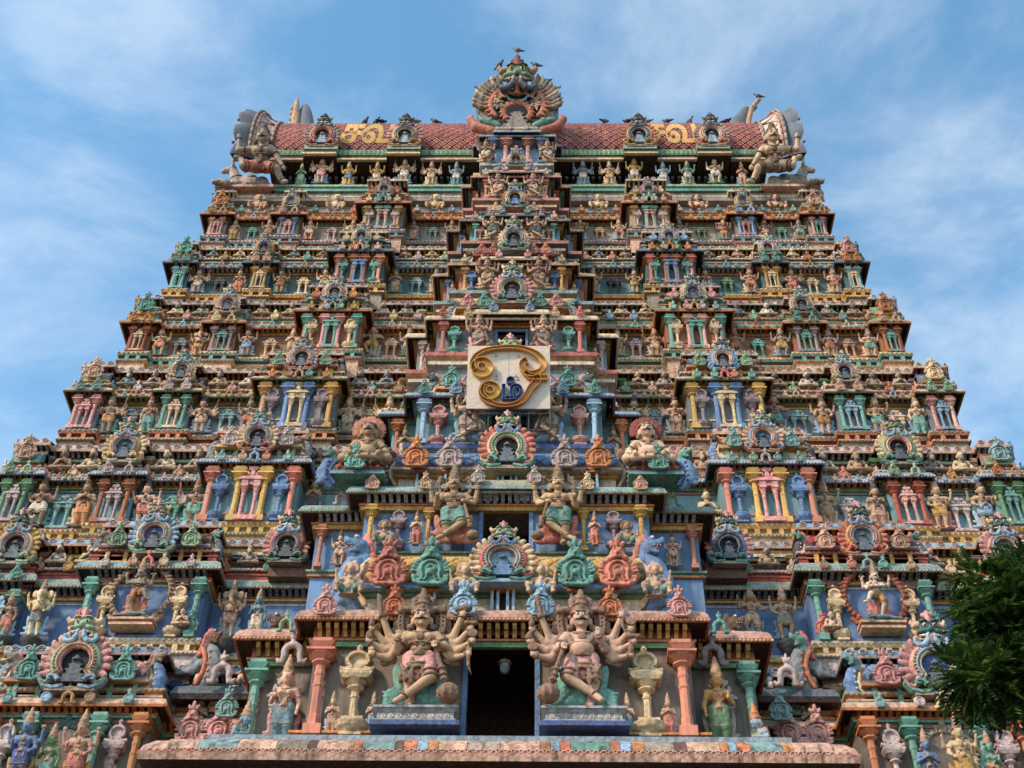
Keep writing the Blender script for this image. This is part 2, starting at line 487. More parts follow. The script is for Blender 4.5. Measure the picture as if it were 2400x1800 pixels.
def m_kudu():
    # slots: 0 outer band 1 middle band 2 inner band 3 dark niche 4 little shrine 5 scrolls 6 backing
    b = MB()
    o = [(.52, .13), (.49, .05), (.41, .01), (.34, .06)] + arc(0, .38, .36, -34, 214, 25) + [(-.34, .06), (-.41, .01), (-.49, .05), (-.52, .13)]
    b.tube(o, [.015, .035, .045, .045] + [.05] * 25 + [.045, .045, .035, .015], .07, 8, 0, -.06)
    b.tube([(.36, .11)] + arc(0, .38, .295, -36, 216, 23) + [(-.36, .11)], .028, .06, 8, 1, -.1)
    b.tube([(.3, .06)] + arc(0, .38, .245, -42, 222, 21) + [(-.3, .06)], .024, .06, 8, 2, -.08)
    for i in range(24):
        t_ = R(-30 + 240 * i / 23); b.box(.333 * math.cos(t_) - .011, .333 * math.cos(t_) + .011, -.145, -.1, .38 + .333 * math.sin(t_) - .011, .38 + .333 * math.sin(t_) + .011, 2)
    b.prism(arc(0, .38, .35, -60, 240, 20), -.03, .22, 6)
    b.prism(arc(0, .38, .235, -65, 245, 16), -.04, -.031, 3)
    for i, (w, z0, z1) in enumerate([(.2, .02, .09), (.15, .09, .13), (.17, .13, .16), (.11, .16, .23), (.14, .23, .26), (.085, .26, .32), (.11, .32, .35), (.07, .35, .41)]):
        b.box(-w, w, -.12 + .008 * i, -.03, z0, z1, 4)
    b.lathe([(.07, .41), (.075, .44), (.03, .48), (0, .52)], 8, 4, (0, -.06))
    for s in (-1, 1):
        b.tube([(s * x, z) for x, z in [(.2, .04), (.25, .1), (.32, .12), (.37, .09), (.36, .05), (.32, .055)]], [.05, .05, .04, .035, .03, .02], .06, 6, 5, -.12)
        b.tube([(s * x, z) for x, z in [(.12, -.03), (.3, -.06), (.44, -.02), (.53, .08), (.52, .15)]], [.05, .05, .045, .03, .01], .09, 6, 5, -.03)
    b.box(-.4, .4, -.09, .2, -.12, -.05, 6)
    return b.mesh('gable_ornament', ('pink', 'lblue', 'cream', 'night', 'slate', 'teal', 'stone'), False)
def m_petal():
    s = SC(.02)
    s.ell((0, 0, .05), (.066, .035, .075), .02); s.ell((0, -.02, .115), (.042, .03, .05), .03); s.ell((.03, -.03, .145), (.022, .02, .025), .02); s.cap((0, -.03, .0), (0, -.03, .1), .012, .01, .01)
    return sculpt_mesh('petal', [(s, 0)], ('cream',))
PETAL_ANG = [-22, -7, 8, 23, 38, 52, 65, 115, 128, 142, 157, 172, 187, 202]
def m_petal_fan():
    s = SC(.026)
    for a in PETAL_ANG:
        c, d = math.cos(R(a)), math.sin(R(a))
        s.ell((c * .46, -.03, .37 + d * .46), (.062, .04, .085), .012, 90 - a)
        s.cap((c * .4, -.05, .37 + d * .4), (c * .52, -.06, .37 + d * .52), .016, .01, .01)
    return sculpt_mesh('petal_fan', [(s, 0)], ('cream',))
def m_mask(h=.035):
    # slots 0 face 1 tusk scrolls 2 crest 3 white 4 black 5 horns
    g = SC(h); g.ell((0, 0, .12), (.3, .2, .26), .05)
    g.ell((.15, -.13, .27), (.13, .1, .06), .04); g.ell((.2, -.12, -.05), (.17, .12, .09), .05); g.mir(1); g.ell((0, -.2, .02), (.09, .09, .09), .04)
    b = SC(h); b.poly([(.08, -.15, -.12), (.11, -.17, -.32), (.22, -.17, -.45), (.38, -.15, -.46), (.48, -.13, -.36), (.45, -.13, -.26), (.39, -.13, -.3)], [.075, .085, .085, .075, .06, .05, .03], .02); b.mir()
    c = SC(h); c.cap((0, -.12, .26), (0, -.02, .58), .09, .06, .03); c.ell((.1, 0, .48), (.07, .05, .09), .03, 30); c.mir(1); c.cap((0, -.16, -.2), (0, -.13, -.6), .075, .06, .03); c.ell((0, -.13, -.62), (.12, .07, .07), .03)
    w = SC(h * .8); w.ell((.14, -.17, .14), .066, .01); w.cap((.08, -.2, -.15), (.3, -.14, -.17), .035, .025, .01); w.cap((.1, -.23, -.16), (.1, -.23, -.26), .03, .01, .01); w.cap((.2, -.2, -.17), (.21, -.2, -.25), .028, .01, .01); w.mir()
    k = SC(h * .7); k.ell((.14, -.225, .135), (.036, .035, .04), .01); k.poly([(.05, -.22, .24), (.15, -.23, .27), (.27, -.17, .23)], .018, .01); k.cap((.1, -.17, -.22), (.26, -.14, -.23), .04, .03, .01); k.mir()
    y = SC(h); y.poly([(.26, 0, .22), (.4, 0, .15), (.48, 0, .24), (.46, 0, .36)], [.09, .085, .06, .02], .03); y.ell((.36, .03, -.02), (.1, .05, .12), .03, 40); y.mir()
    return sculpt_mesh('demon_mask', [(g, 0), (b, 1), (c, 2), (w, 3), (k, 4), (y, 5)], ('green', 'lblue', 'pink', 'white', 'black', 'cream'))
def m_nasika(kind):
    s = SC(.026 if kind == 0 else .03)
    if kind == 0:
        s.ell((0, 0, .34), (.33, .08, .3), .03); s.cap((-.22, -.02, .05), (.22, -.02, .05), .06, None, .03)
        s.poly([(x, -.09, z) for x, z in [(.26, .1), (.19, .13), (.17, .22)] + arc(0, .36, .2, -20, 90, 7)], .033, .008); s.poly([(x, -.1, z) for x, z in [(.13, .1), (.08, .16), (.07, .24)] + arc(0, .36, .09, -10, 90, 5)], .026, .008)
        s.poly([(.03, -.08, .03), (.2, -.08, .02), (.33, -.07, .09), (.36, -.07, .2), (.29, -.08, .2), (.28, -.08, .14)], [.04, .05, .045, .04, .03, .02], .01)
        for a in (2, 16, 30, 44, 57, 70):
            s.ell((math.cos(R(a)) * .37, -.03, .34 + math.sin(R(a)) * .34), (.036, .045, .075), .012, 78 - a)
        s.ell((.07, -.14, .83), .034, .01); s.ell((.13, -.03, .68), (.07, .08, .06), .02); s.ell((.11, 0, 1.0), (.05, .05, .09), .02, 25); s.poly([(.05, -.12, .66), (.14, -.1, .62), (.2, -.06, .68)], [.04, .035, .02], .02)
        s.mir(2)
        s.ell((0, -.04, .76), (.16, .11, .15), .03); s.ell((0, -.16, .74), .045, .02); s.ell((0, 0, 1.06), (.06, .06, .14), .03); s.ell((0, -.1, .3), (.07, .05, .08), .01)
    elif kind == 1:
        s.ell((0, 0, .34), (.36, .08, .3), .03); s.ring((0, -.06, .32), (0, 1, 0), .25, .05, .02); s.ring((.15, -.08, .2), (0, 1, 0), .08, .035, .02); s.ring((-.15, -.08, .2), (0, 1, 0), .08, .035, .02)
        s.cap((0, 0, .6), (0, 0, .82), .12, .09, .04); s.ell((0, 0, .93), (.07, .06, .1), .03); s.ell((.12, 0, .82), .06, .03); s.ell((-.12, 0, .82), .06, .03); s.cap((-.25, 0, .04), (.25, 0, .04), .06, None, .02)
    else:
        p = arc(0, .33, .24, -20, 200, 11)
        s.poly([(x, 0, z) for x, z in [(.42, .12), (.36, .03), (.26, .05)] + p + [(-.26, .05), (-.36, .03), (-.42, .12)]], [.05, .09, .1, .1, .1, .1, .1, .09, .05], .02)
        s.cap((0, 0, .6), (0, 0, .74), .1, .07, .04); s.ell((0, -.02, .8), (.11, .09, .09), .03); s.ell((0, 0, .97), (.05, .05, .12), .03); s.ell((.1, 0, .9), (.05, .04, .06), .02); s.ell((-.1, 0, .9), (.05, .04, .06), .02)
    return sculpt_mesh('plaque', [(s, 0)], ('cream',))
def m_fan():
    # crescent end gable with serrated edge, fin and beast head, opens to -x; slots 0 shell 1 rope 2 beast 3 ear 4 white
    s = SC(.03)
    s.poly([(.02, .05, 0), (-.13, .0, .18), (-.17, -.02, .42), (-.11, -.02, .66), (0, 0, .84)], [.1, .15, .16, .13, .09], .03)
    for i in range(6):
        a = i / 5
        s.ell((-.25 - .07 * math.sin(math.pi * a) + .14 * a, -.05, .06 + .7 * a), (.085, .06, .06), .02, 20)
    s.poly([(.62, .12, .36), (.34, .1, .5), (.12, .06, .74), (.0, .03, 1.0)], [.02, .06, .1, .09], .04)
    s.poly([(.62, .12, .30), (.3, .1, .36), (.1, .06, .5)], [.02, .08, .1], .05)
    b = SC(.03); b.poly([(.13, -.06, .0), (.03, -.1, .2), (.0, -.12, .42), (.06, -.1, .62), (.14, -.05, .76)], .05, .01)
    for i in range(5): b.ell((-.06 - .03 * math.sin(math.pi * i / 4), -.15, .1 + .14 * i), .04, .01)
    g = SC(.028); g.ell((-.03, -.05, 1.0), (.12, .13, .11), .04); g.cap((-.08, -.12, 1.0), (-.19, -.16, 1.02), .075, .06, .04); g.cap((-.06, -.12, .92), (-.14, -.15, .86), .05, .035, .03); g.ell((-.22, -.17, 1.07), .04, .02); g.cap((0, 0, .96), (.06, .02, .78), .1, .1, .05); g.ell((-.06, -.16, 1.09), .045, .02)
    r = SC(.028); r.ell((.1, -.04, 1.06), (.06, .05, .1), .03, -20); r.poly([(.0, 0, 1.08), (.06, 0, 1.18), (.02, 0, 1.26)], [.07, .05, .015], .03); r.cap((-.08, -.14, .94), (-.15, -.16, .93), .03, .02, .02)
    for i in range(4): r.ell((.13 + .02 * i, 0, .95 - .1 * i), (.07, .06, .06), .02)
    w = SC(.02); w.ell((-.08, -.195, 1.09), .03, .01)
    for i in range(3): w.cap((-.09 - .045 * i, -.2, .96), (-.095 - .045 * i, -.2, .93), .015, .007, .005)
    return sculpt_mesh('shell_gable', [(s, 0), (b, 1), (g, 2), (r, 3), (w, 4)], ('slate', 'cream', 'green', 'salmon', 'white'))
def m_corbel():
    b = MB()
    p = [(0, 0), (0, 1), (-1, 1), (-1, .62), (-.82, .42), (-.6, .36), (-.42, .2), (-.3, 0)]
    n = len(p)
    V = [(-.5, y, z) for y, z in p] + [(.5, y, z) for y, z in p]
    b.add(V, [tuple(range(n)), tuple(range(2 * n - 1, n - 1, -1))] + [((i + 1) % n, i, n + i, n + (i + 1) % n) for i in range(n)])
    return b
ME = dict(pilaster=m_pilaster(), lamp=m_lampcol(), aed=m_aedicule(), kudu=m_kudu(), petal=m_petal(), pfan=m_petal_fan(), mask=m_mask(), nas=[m_nasika(0), m_nasika(1), m_nasika(2)], fan=m_fan(), corbel=m_corbel().mesh('corbel', ('orange',)))
CORB = m_corbel()

# ------------------------------------------------------------------ statues
def figure(h=.02, arms=(), legs='stand', crown='tall', belly=0.0, female=False, trunk=False, beard=False, halo=0, sash=True, fingers=False, face=False, curls=False, horns=False, skirt=False, mace=None, zo=0.0, plinth=True, chest=1.0, pleat=False):
    B, G, K, S, E1, E2, W = (SC(h) for _ in range(7))
    E1.h = E2.h = h * .6
    P = lambda x, y, z: (x, y, z - zo)
    # legs
    sets = {'stand': [((.05, 0, .44), (.058, -.03, .24), (.055, 0, .05), (.065, -.06, .02))],
            'seat': [((.06, -.01, .44), (.2, -.1, .42), (.03, -.16, .40), (-.03, -.17, .40))],
            'squat': [((.06, -.02, .43), (.19, -.13, .5), (.17, -.13, .37), (.2, -.19, .36))],
            'walk': [((.05, 0, .44), (.1, -.06, .25), (.06, .0, .05), (.09, -.06, .02))]}
    if isinstance(legs, str):
        L = sets[legs]; L = L + [tuple((-p[0], p[1], p[2]) for p in l) for l in L]
    else:
        L = legs
    for hp, kn, an, to in L:
        B.cap(P(*hp), P(*kn), .058, .042, .02); B.cap(P(*kn), P(*an), .041, .027, .015); B.cap(P(*an), P(*to), .026, .022, .012)
        f = .8 if not skirt else 1.0
        mid = tuple(a + (b - a) * f for a, b in zip(hp, kn))
        G.cap(P(*hp), P(*mid), .070, .058, .02)
        K.ring(P(*mid), np.array(hp) - np.array(kn), .06, .012); K.ell(P(hp[0] * .9, hp[1] - .07, hp[2] - .05), (.02, .014, .045), .01)
        if skirt: G.cap(P(*kn), P(an[0], an[1], an[2] + .02), .058, .045, .02)
        d = np.array(hp) - np.array(kn)
        K.ring(P(*(np.array(kn) - d * .0 + np.array(mid) * 0)), d, .046, .012)
        K.ring(P(an[0], an[1], an[2] + .015), (np.array(kn) - np.array(an)), .03, .011)
    G.cap(P(-.045, 0, .445), P(.045, 0, .445), .062, None, .03); (G.ell(P(0, -.045, .35), (.04, .03, .11), .03) if legs in ('stand', 'walk') or pleat else G.ell(P(0, -.04, .43), (.06, .04, .04), .03))
    # torso
    B.cap(P(0, 0, .46), P(0, 0, .54), .07, .064 - .006 * female, .03)
    B.ell(P(0, 0, .6), (.092 * chest, .062 * chest, .075), .03); B.cap(P(-.095, .005, .64), P(.095, .005, .64), .038, None, .03)
    if belly: B.ell(P(0, -.035, .51), (.075 + belly, .06 + belly, .07 + belly * .6), .03)
    if female:
        B.ell(P(.042, -.06, .6), .036, .015); B.ell(P(-.042, -.06, .6), .036, .015)
    elif not belly:
        B.ell(P(.045, -.045, .61), (.045, .03, .035), .02); B.ell(P(-.045, -.045, .61), (.045, .03, .035), .02)
    B.cap(P(0, 0, .66), P(0, -.01, .73), .035, .033, .02)
    hz = .775
    mark = [len(q.p) for q in (B, K, S)]
    if trunk:
        B.ell(P(0, -.02, hz), (.068, .06, .065), .03); B.poly([P(0, -.08, hz - .01), P(0, -.115, hz - .08), P(.015, -.12, hz - .16), P(.06, -.11, hz - .2)], [.038, .032, .025, .018], .02)
        for s in (-1, 1):
            B.ell(P(s * .1, .01, hz), (.055, .018, .065), .02); K.cap(P(s * .04, -.08, hz - .05), P(s * .06, -.12, hz - .06), .012, .006)
    else:
        B.ell(P(0, -.02, hz), (.05, .055, .06), .02); B.ell(P(0, -.03, hz - .035), (.038, .042, .035), .02); B.ell(P(0, -.08, hz - .014), (.013, .018, .017), .01); B.cap(P(0, -.07, hz + .012), P(0, -.08, hz - .01), .007, .009, .008); B.ell(P(.028, -.055, hz - .02), (.018, .016, .014), .012); B.ell(P(-.028, -.055, hz - .02), (.018, .016, .014), .012); B.cap(P(-.016, -.07, hz - .045), P(.016, -.07, hz - .045), .006, None, .006); B.ell(P(0, -.062, hz - .062), (.016, .014, .012), .01); B.cap(P(-.04, -.06, hz + .026), P(.04, -.06, hz + .026), .008, None, .01)
        for s in (-1, 1):
            B.ell(P(s * .055, 0, hz - .02), (.012, .02, .035), .01); K.ell(P(s * .066, -.01, hz - .06), (.02, .014, .024), .008)
    if beard: S.ell(P(0, -.06, hz - .07), (.042, .03, .055), .02)
    # crown and jewellery
    if crown == 'tall':
        K.cap(P(0, -.01, hz + .05), P(0, .0, hz + .2), .052, .02, .02); K.ring(P(0, -.01, hz + .04), (0, -.2, 1), .052, .014); K.ring(P(0, -.01, hz + .1), (0, 0, 1), .043, .01); K.ring(P(0, 0, hz + .15), (0, 0, 1), .034, .009); K.ell(P(0, 0, hz + .22), .016, .01); K.ell(P(0, -.06, hz + .065), (.016, .012, .022), .01)
    elif crown == 'bun':
        K.ell(P(0, .015, hz + .055), (.05, .05, .035), .02); K.ell(P(0, .01, hz + .1), (.03, .03, .03), .02)
    elif crown == 'hair':
        for a in range(-20, 201, 20):
            K.ell(P(math.cos(R(a)) * .085, .02, hz + .02 + math.sin(R(a)) * .085), (.03, .03, .03), .015)
        K.ell(P(0, .02, hz + .05), (.055, .045, .05), .02)
    elif crown == 'flame':
        for a in range(-35, 216, 12):
            c, d = math.cos(R(a)), math.sin(R(a))
            S.cap(P(c * .06, .02, hz + .01 + d * .06), P(c * .125, .015, hz + .01 + d * .125), .02, .01, .008)
        K.ring(P(0, -.015, hz + .035), (0, -.25, 1), .052, .012)
    def big(q, i0, f=1.2):
        c0 = np.array(P(0, 0, .715)); fv = np.array([f, f, f])
        for i in range(i0, len(q.p)):
            t = list(q.p[i]); t[1] = c0 + (t[1] - c0) * fv
            if t[0] == 'c': t[2] = c0 + (t[2] - c0) * fv; t[3] *= f; t[4] *= f
            elif t[0] == 'e': t[2] = t[2] * f
            else: t[3] *= f; t[4] *= f
            q.p[i] = tuple(t)
    big(B, mark[0]); big(S, mark[2]); km = mark[1]
    big(K, km)
    K.ring(P(0, -.02, .665), (0, -.6, 1), .055, .013, .01); K.ring(P(0, -.02, .63), (0, -1, .7), .06, .012); K.ell(P(0, -.072, .6), (.03, .014, .034), .01); K.poly([P(.085, -.02, .66), P(.07, -.065, .58), P(.02, -.07, .52)], .009, .006); K.poly([P(-.085, -.02, .66), P(-.07, -.065, .58), P(-.02, -.07, .52)], .009, .006); K.ring(P(0, -.005, .555), (0, -.1, 1), .076 * chest, .009)
    for dz, rr in ((.5, .07), (.475, .074), (.45, .077)):
        K.ring(P(0, -.0, dz), (0, -.1, 1), rr + belly, .012)
    K.ell(P(0, -.08 - belly, .46), (.024, .016, .022), .01)
    for s in (-1, 1):
        K.ell(P(s * .125, 0, .66), (.03, .03, .018), .012)
    if halo:
        K.ring(P(0, .03, hz), (0, 1, 0), halo, .018); 
    km = len(K.p)
    if curls:
        for s in (-1, 1):
            for i in range(16):
                a = R(-75 + i * 10)
                K.ring(P(s * (.075 + .03 * (i % 2) + .02 * math.cos(a)), .02 - .02 * (i % 2), hz - .01 + .09 * math.sin(a)), (0, 1, 0), .013, .008)
    if horns:
        for s in (-1, 1):
            for (cx_, cz_, r_) in ((.15, .7, .03), (.185, .56, .026), (.15, .62, .022), (.2, .63, .024), (.165, .5, .024), (.14, .76, .022), (.2, .48, .02)):
                K.ring(P(s * cx_, .035, cz_), (0, 1, 0), r_, .011); K.ell(P(s * cx_, .03, cz_), .012)
            K.poly([P(s * .03, -.07, .43), P(s * .075, -.075, .36), P(s * .1, -.05, .42)], .01, .006); K.poly([P(s * .02, -.075, .4), P(s * .05, -.085, .31), P(s * .09, -.06, .36)], .009, .006)
            K.ell(P(s * .07, -.07, .33), (.016, .012, .05), .01); K.ell(P(s * .035, -.08, .32), (.014, .012, .06), .01); K.ell(P(s * .1, -.04, .34), (.014, .02, .05), .01)
        for dz in (.425, .4):
            K.ring(P(0, -.0, dz), (0, -.1, 1), .082, .011)
        for s in (-1, 1):
            K.poly([P(s * .04, 0, hz + .07), P(s * .09, -.005, hz + .075), P(s * .125, -.01, hz + .06), P(s * .13, -.01, hz + .1)], [.026, .022, .02, .012], .01)
            K.poly([P(s * .05, .02, hz + .07), P(s * .055, .02, hz + .16), P(s * .02, .02, hz + .2)], [.02, .016, .01], .01)
    big(K, km)
    # arms
    for sh, el, ha, it in arms:
        B.cap(P(*sh), P(*el), .036, .029, .02); B.cap(P(*el), P(*ha), .029, .02, .012)
        sh_, el_, ha_ = map(np.array, (sh, el, ha)); d = ha_ - el_; d = d / np.linalg.norm(d)
        mid = sh_ + (el_ - sh_) * .55
        K.ring(P(*mid), el_ - sh_, .034, .011); K.ring(P(*(ha_ - d * .02)), d, .023, .009)
        sx = 1 if ha[0] > 0 else -1
        if fingers and it != 'fold':
            up = np.array([0, 0, 1.]) if it != 'down' else np.array([0, -.4, -1.])
            up = up / np.linalg.norm(up)
            pc = ha_ + up * .012
            B.ell(P(*pc), (.02, .012, .022), .01)
            for j, ln in enumerate((.03, .036, .034, .026)):
                a = pc + np.array([(-.0165 + .011 * j) * sx, 0, 0]) + up * .014
                bnd = a + up * ln * .55 + np.array([0, -.006, 0])
                B.cap(P(*a), P(*bnd), .0058, .0055, .004); B.cap(P(*bnd), P(*(bnd + up * ln * .5 + np.array([0, -.012 if it else .0, 0]))), .0055, .0045, .004)
            B.cap(P(*(pc + np.array([-.018 * sx, -.004, 0]))), P(*(pc + np.array([-.034 * sx, -.012, .012]))), .007, .005, .005)
        else:
            B.ell(P(*(ha_ + d * .015)), (.024, .022, .028), .012)
        ex = ha_ + np.array([0, -.01, .045])
        if it == 'disc':
            K.ring(P(*(ex + np.array([0, 0, .02]))), (0, 1, 0), .028, .01); K.ell(P(*(ex + np.array([0, 0, .02]))), .012)
        elif it == 'conch':
            K.ell(P(*ex), (.022, .02, .04), .01)
        elif it == 'blade':
            K.cap(P(*(ha_ - np.array([0, .02, .02]))), P(*(ha_ + np.array([.02 * sx, -.02, .14]))), .014, .02, .01); K.cap(P(*(ha_ + np.array([.02 * sx, -.02, .14]))), P(*(ha_ + np.array([.035 * sx, -.02, .18]))), .02, .003, .01)
        elif it == 'spear':
            K.cap(P(ha[0], ha[1] - .02, .03), P(ha[0], ha[1] - .02, ha[2] + .16), .009); K.ell(P(ha[0], ha[1] - .02, ha[2] + .2), (.02, .012, .045), .01)
        elif it == 'drum':
            K.cap(P(*(ex + np.array([-.03, 0, 0]))), P(*ex), .022, .01); K.cap(P(*ex), P(*(ex + np.array([.03, 0, 0]))), .01, .022)
        elif it == 'book':
            K.cap(P(*(ex + np.array([-.03, .02, .01]))), P(*(ex + np.array([.035, .02, .02]))), .03, .03, .01)
        elif it == 'down':
            pass
        elif it == 'flame':
            K.ell(P(*ex), (.02, .015, .04), .01); K.ell(P(*(ex + np.array([.018, 0, -.01]))), (.012, .012, .025), .01)
        elif it == 'knife':
            K.cap(P(*ha_), P(*(ha_ + np.array([.0, -.01, -.1]))), .014, .012, .01); K.cap(P(*(ha_ + np.array([0, -.01, -.1]))), P(*(ha_ + np.array([.03 * sx, -.01, -.19]))), .012, .003, .01)
    if mace:
        t, b_, r = mace
        t = np.array(t); b_ = np.array(b_)
        W.cap(P(*t), P(*(t + (b_ - t) * .75)), .014, .022, .01)
        for q in (.5, .62, .72):
            W.ring(P(*(t + (b_ - t) * q)), b_ - t, .024, .009)
        W.ell(P(*b_), (r, r, r * 1.1), .01)
        for j in range(10):
            a = 2 * math.pi * j / 10
            W.cap(P(b_[0] + r * .95 * math.cos(a), b_[1] + r * .95 * math.sin(a), b_[2] - r * .4), P(b_[0] + r * .98 * math.cos(a), b_[1] + r * .98 * math.sin(a), b_[2] + r * .35), .009, None, .006)
    if sash:
        for s in (-1, 1):
            S.ell(P(s * .11, .035, .22), (.05, .024, .2), .03, s * 16); S.ell(P(s * .17, .03, .07), (.07, .024, .035), .03, s * -15); S.ell(P(s * .155, .03, .17), (.06, .022, .03), .03, s * -20); S.cap(P(0, .04, .12), P(0, .04, .36), .05, .05, .03); S.cap(P(0, .04, .1), P(s * .12, .04, .1), .035, None, .03)
            if h < .012:
                for j in range(5):
                    S.poly([P(s * .06, .02, .34 - .03 * j), P(s * (.12 + .008 * j), .01, .22 - .03 * j), P(s * (.2 + .004 * j), .005, .15 - .033 * j), P(s * (.235 - .006 * j), .01, .165 - .033 * j)], [.016, .02, .018, .008], .012)
    if face:
        for s in (-1, 1):
            E1.ell(P(s * .02, -.066, hz + .008), (.0145, .012, .009), .003)
            E2.ell(P(s * .02, -.0765, hz + .008), (.006, .005, .0075), .002)
            E2.poly([P(s * .006, -.075, hz + .024), P(s * .022, -.073, hz + .03), P(s * .038, -.06, hz + .022)], [.003, .0035, .002], .002)
            E2.poly([P(s * .002, -.083, hz - .032), P(s * .02, -.076, hz - .034), P(s * .04, -.062, hz - .026)], [.005, .0055, .002], .003)
    if face:
        big(E1, 0); big(E2, 0)
    out_ = {'body': B, 'garment': G, 'crown': K}
    if S.p: out_['drapery' if not beard and crown != 'flame' else 'hair'] = S
    if W.p: out_['mace'] = W
    if plinth and isinstance(legs, str):
        Q = SC(h); z = -.0 if zo == 0 else .38 - zo
        Q.ell(P(0, -.01, zo - .012 if zo == 0 else .365), (.11 if zo == 0 else .17, .085, .035), .02); out_['base'] = Q
    nets = {k: v.net() for k, v in out_.items()}
    if face:
        nets['face_paint'] = (E1.net(), E2.net())
    zs = [v[0][:, 2] for k, v in nets.items() if k != 'face_paint']
    z0 = min(z.min() for z in zs); z1 = max(z.max() for z in zs); sc = 1 / (z1 - z0)
    me = {}
    for k, v in nets.items():
        mb = MB()
        if k == 'face_paint':
            for i, (V, F) in enumerate(v): mb.add((V - [0, 0, z0]) * sc, F, i)
            me[k] = mb.mesh('face_paint', ('white@0.1', 'black'), True)
        else:
            mb.add((v[0] - [0, 0, z0]) * sc, v[1]); me[k] = mb.mesh(k, ('skin',), True)
    return me
def sym(sh, el, ha, it):
    return [(sh, el, ha, it), tuple((-p[0], p[1], p[2]) for p in (sh, el, ha)) + (it,)]
SHO = (.11, 0, .64); SHB = (.1, .03, .62)
upper = sym(SHB, (.2, .02, .6), (.215, -.03, .72), 'disc')
upper2 = [(SHB, (.2, .02, .58), (.22, -.03, .73), 'conch'), ((-.1, .03, .62), (-.2, .02, .58), (-.22, -.03, .73), 'flame')]
abhaya = [((-.11, 0, .64), (-.15, 0, .51), (-.12, -.1, .57), '')]
boon = [(SHO, (.16, -.01, .51), (.12, -.09, .44), '')]
hip = [(SHO, (.18, .0, .53), (.09, -.05, .47), '')]
fold = sym(SHO, (.155, -.03, .52), (.012, -.11, .58), 'fold')
mul = []
for i in range(3):
    mul += sym((.1, .03, .62), (.2 + .015 * i, .03, .63 - .07 * i), (.255 + .02 * i, -.01, .75 - .1 * i), ['blade', 'disc', 'knife'][i])
MACE = ((.1, -.12, .49), (.19, -.11, .07), .055)
CROSS = [((-.05, 0, .43), (-.06, -.03, .23), (-.04, 0, .04), (-.045, -.07, .02)), ((.05, 0, .43), (.085, -.08, .24), (-.085, -.085, .075), (-.13, -.12, .025))]
FIG = {}
FIG['four'] = figure(arms=upper + abhaya + boon)
FIG['four2'] = figure(arms=upper2 + abhaya + hip, legs='walk')
FIG['anjali'] = figure(arms=fold, skirt=True)
FIG['dancer'] = figure(arms=[(SHO, (.18, 0, .6), (.2, -.04, .73), 'flame'), ((-.11, 0, .64), (-.2, -.02, .56), (-.12, -.1, .52), '')], legs=[((.05, 0, .43), (.13, -.08, .3), (.07, -.03, .14), (.09, -.09, .12)), ((-.05, 0, .43), (-.07, -.03, .24), (-.05, 0, .05), (-.06, -.06, .02))], crown='bun', halo=.085)
FIG['many'] = figure(arms=mul + abhaya + boon)
FIG['ganesha'] = figure(arms=upper2 + abhaya + boon, belly=.03, trunk=True, halo=0)
FIG['lady'] = figure(arms=[((-.1, 0, .64), (-.15, 0, .52), (-.1, -.1, .55), 'conch'), (SHO, (.15, .01, .5), (.14, -.04, .38), '')], female=True, skirt=True)
FIG['sage'] = figure(arms=sym(SHO, (.17, -.02, .53), (.14, -.13, .45), ''), legs='seat', crown='bun', beard=True, sash=False, zo=.36, belly=.012)
FIG['sage2'] = figure(arms=fold, legs='seat', crown='bun', beard=False, sash=False, zo=.36)
FIG['gana'] = figure(arms=sym(SHO, (.2, -.02, .56), (.2, -.14, .52), ''), legs='squat', crown='hair', sash=False, zo=.34, belly=.03)
FIG['cherub'] = figure(arms=[(SHO, (.2, 0, .6), (.22, -.02, .76), ''), ((-.11, 0, .64), (-.18, -.02, .55), (-.16, -.1, .47), '')], legs='squat', crown='hair', sash=False, zo=.34, belly=.02)
FIG['guard'] = figure(h=.014, arms=upper2 + [(SHO, (.18, -.01, .53), (.1, -.12, .5), 'down'), ((-.11, 0, .64), (-.16, 0, .51), (-.15, -.1, .58), '')], legs=CROSS, pleat=True, mace=MACE, face=True, curls=True)
backarms = []
for el, ha, a, b in (((.22, .02, .64), (.285, -.03, .815), 'blade', 'book'), ((.25, .02, .585), (.345, -.03, .69), 'conch', 'drum'), ((.25, .02, .52), (.36, -.03, .58), 'flame', 'disc'), ((.22, .02, .455), (.335, -.03, .465), '', 'knife')):
    backarms += [((-.095, .03, .61), (-el[0], el[1], el[2]), (-ha[0], ha[1], ha[2]), a), ((.095, .03, .61), el, ha, b)]
FIG['hero'] = figure(h=.0072, arms=backarms + [(SHO, (.175, -.02, .53), (.105, -.12, .515), 'down'), ((-.11, 0, .64), (-.165, -.01, .5), (-.15, -.1, .575), '')], legs=CROSS, pleat=True, mace=((.105, -.12, .5), (.215, -.12, .09), .075), fingers=True, face=True, curls=True, horns=True)
backarms2 = [(a, b, c, {'blade': 'knife', 'book': 'blade', 'conch': 'disc', 'drum': 'conch', 'flame': 'drum', 'disc': 'spear' if 0 else 'flame', '': 'conch', 'knife': 'disc'}[d]) for a, b, c, d in backarms]
FIG['hero2'] = figure(h=.0072, arms=backarms2 + [(SHO, (.165, -.02, .52), (.125, -.12, .505), 'down'), ((-.11, 0, .64), (-.16, -.02, .52), (-.11, -.11, .6), '')], legs=[((-.05, 0, .43), (-.075, -.04, .235), (-.045, 0, .04), (-.05, -.07, .02)), ((.05, 0, .43), (.1, -.075, .25), (-.075, -.085, .1), (-.115, -.125, .04))], pleat=True, mace=((.125, -.12, .49), (.235, -.12, .09), .072), fingers=True, face=True, curls=True, horns=True, chest=1.1, belly=.008)
FIG['giantseat'] = figure(h=.011, arms=sym(SHO, (.18, -.02, .53), (.13, -.16, .44), ''), legs='seat', crown='flame', sash=False, zo=.36, belly=.022, face=True, plinth=False)
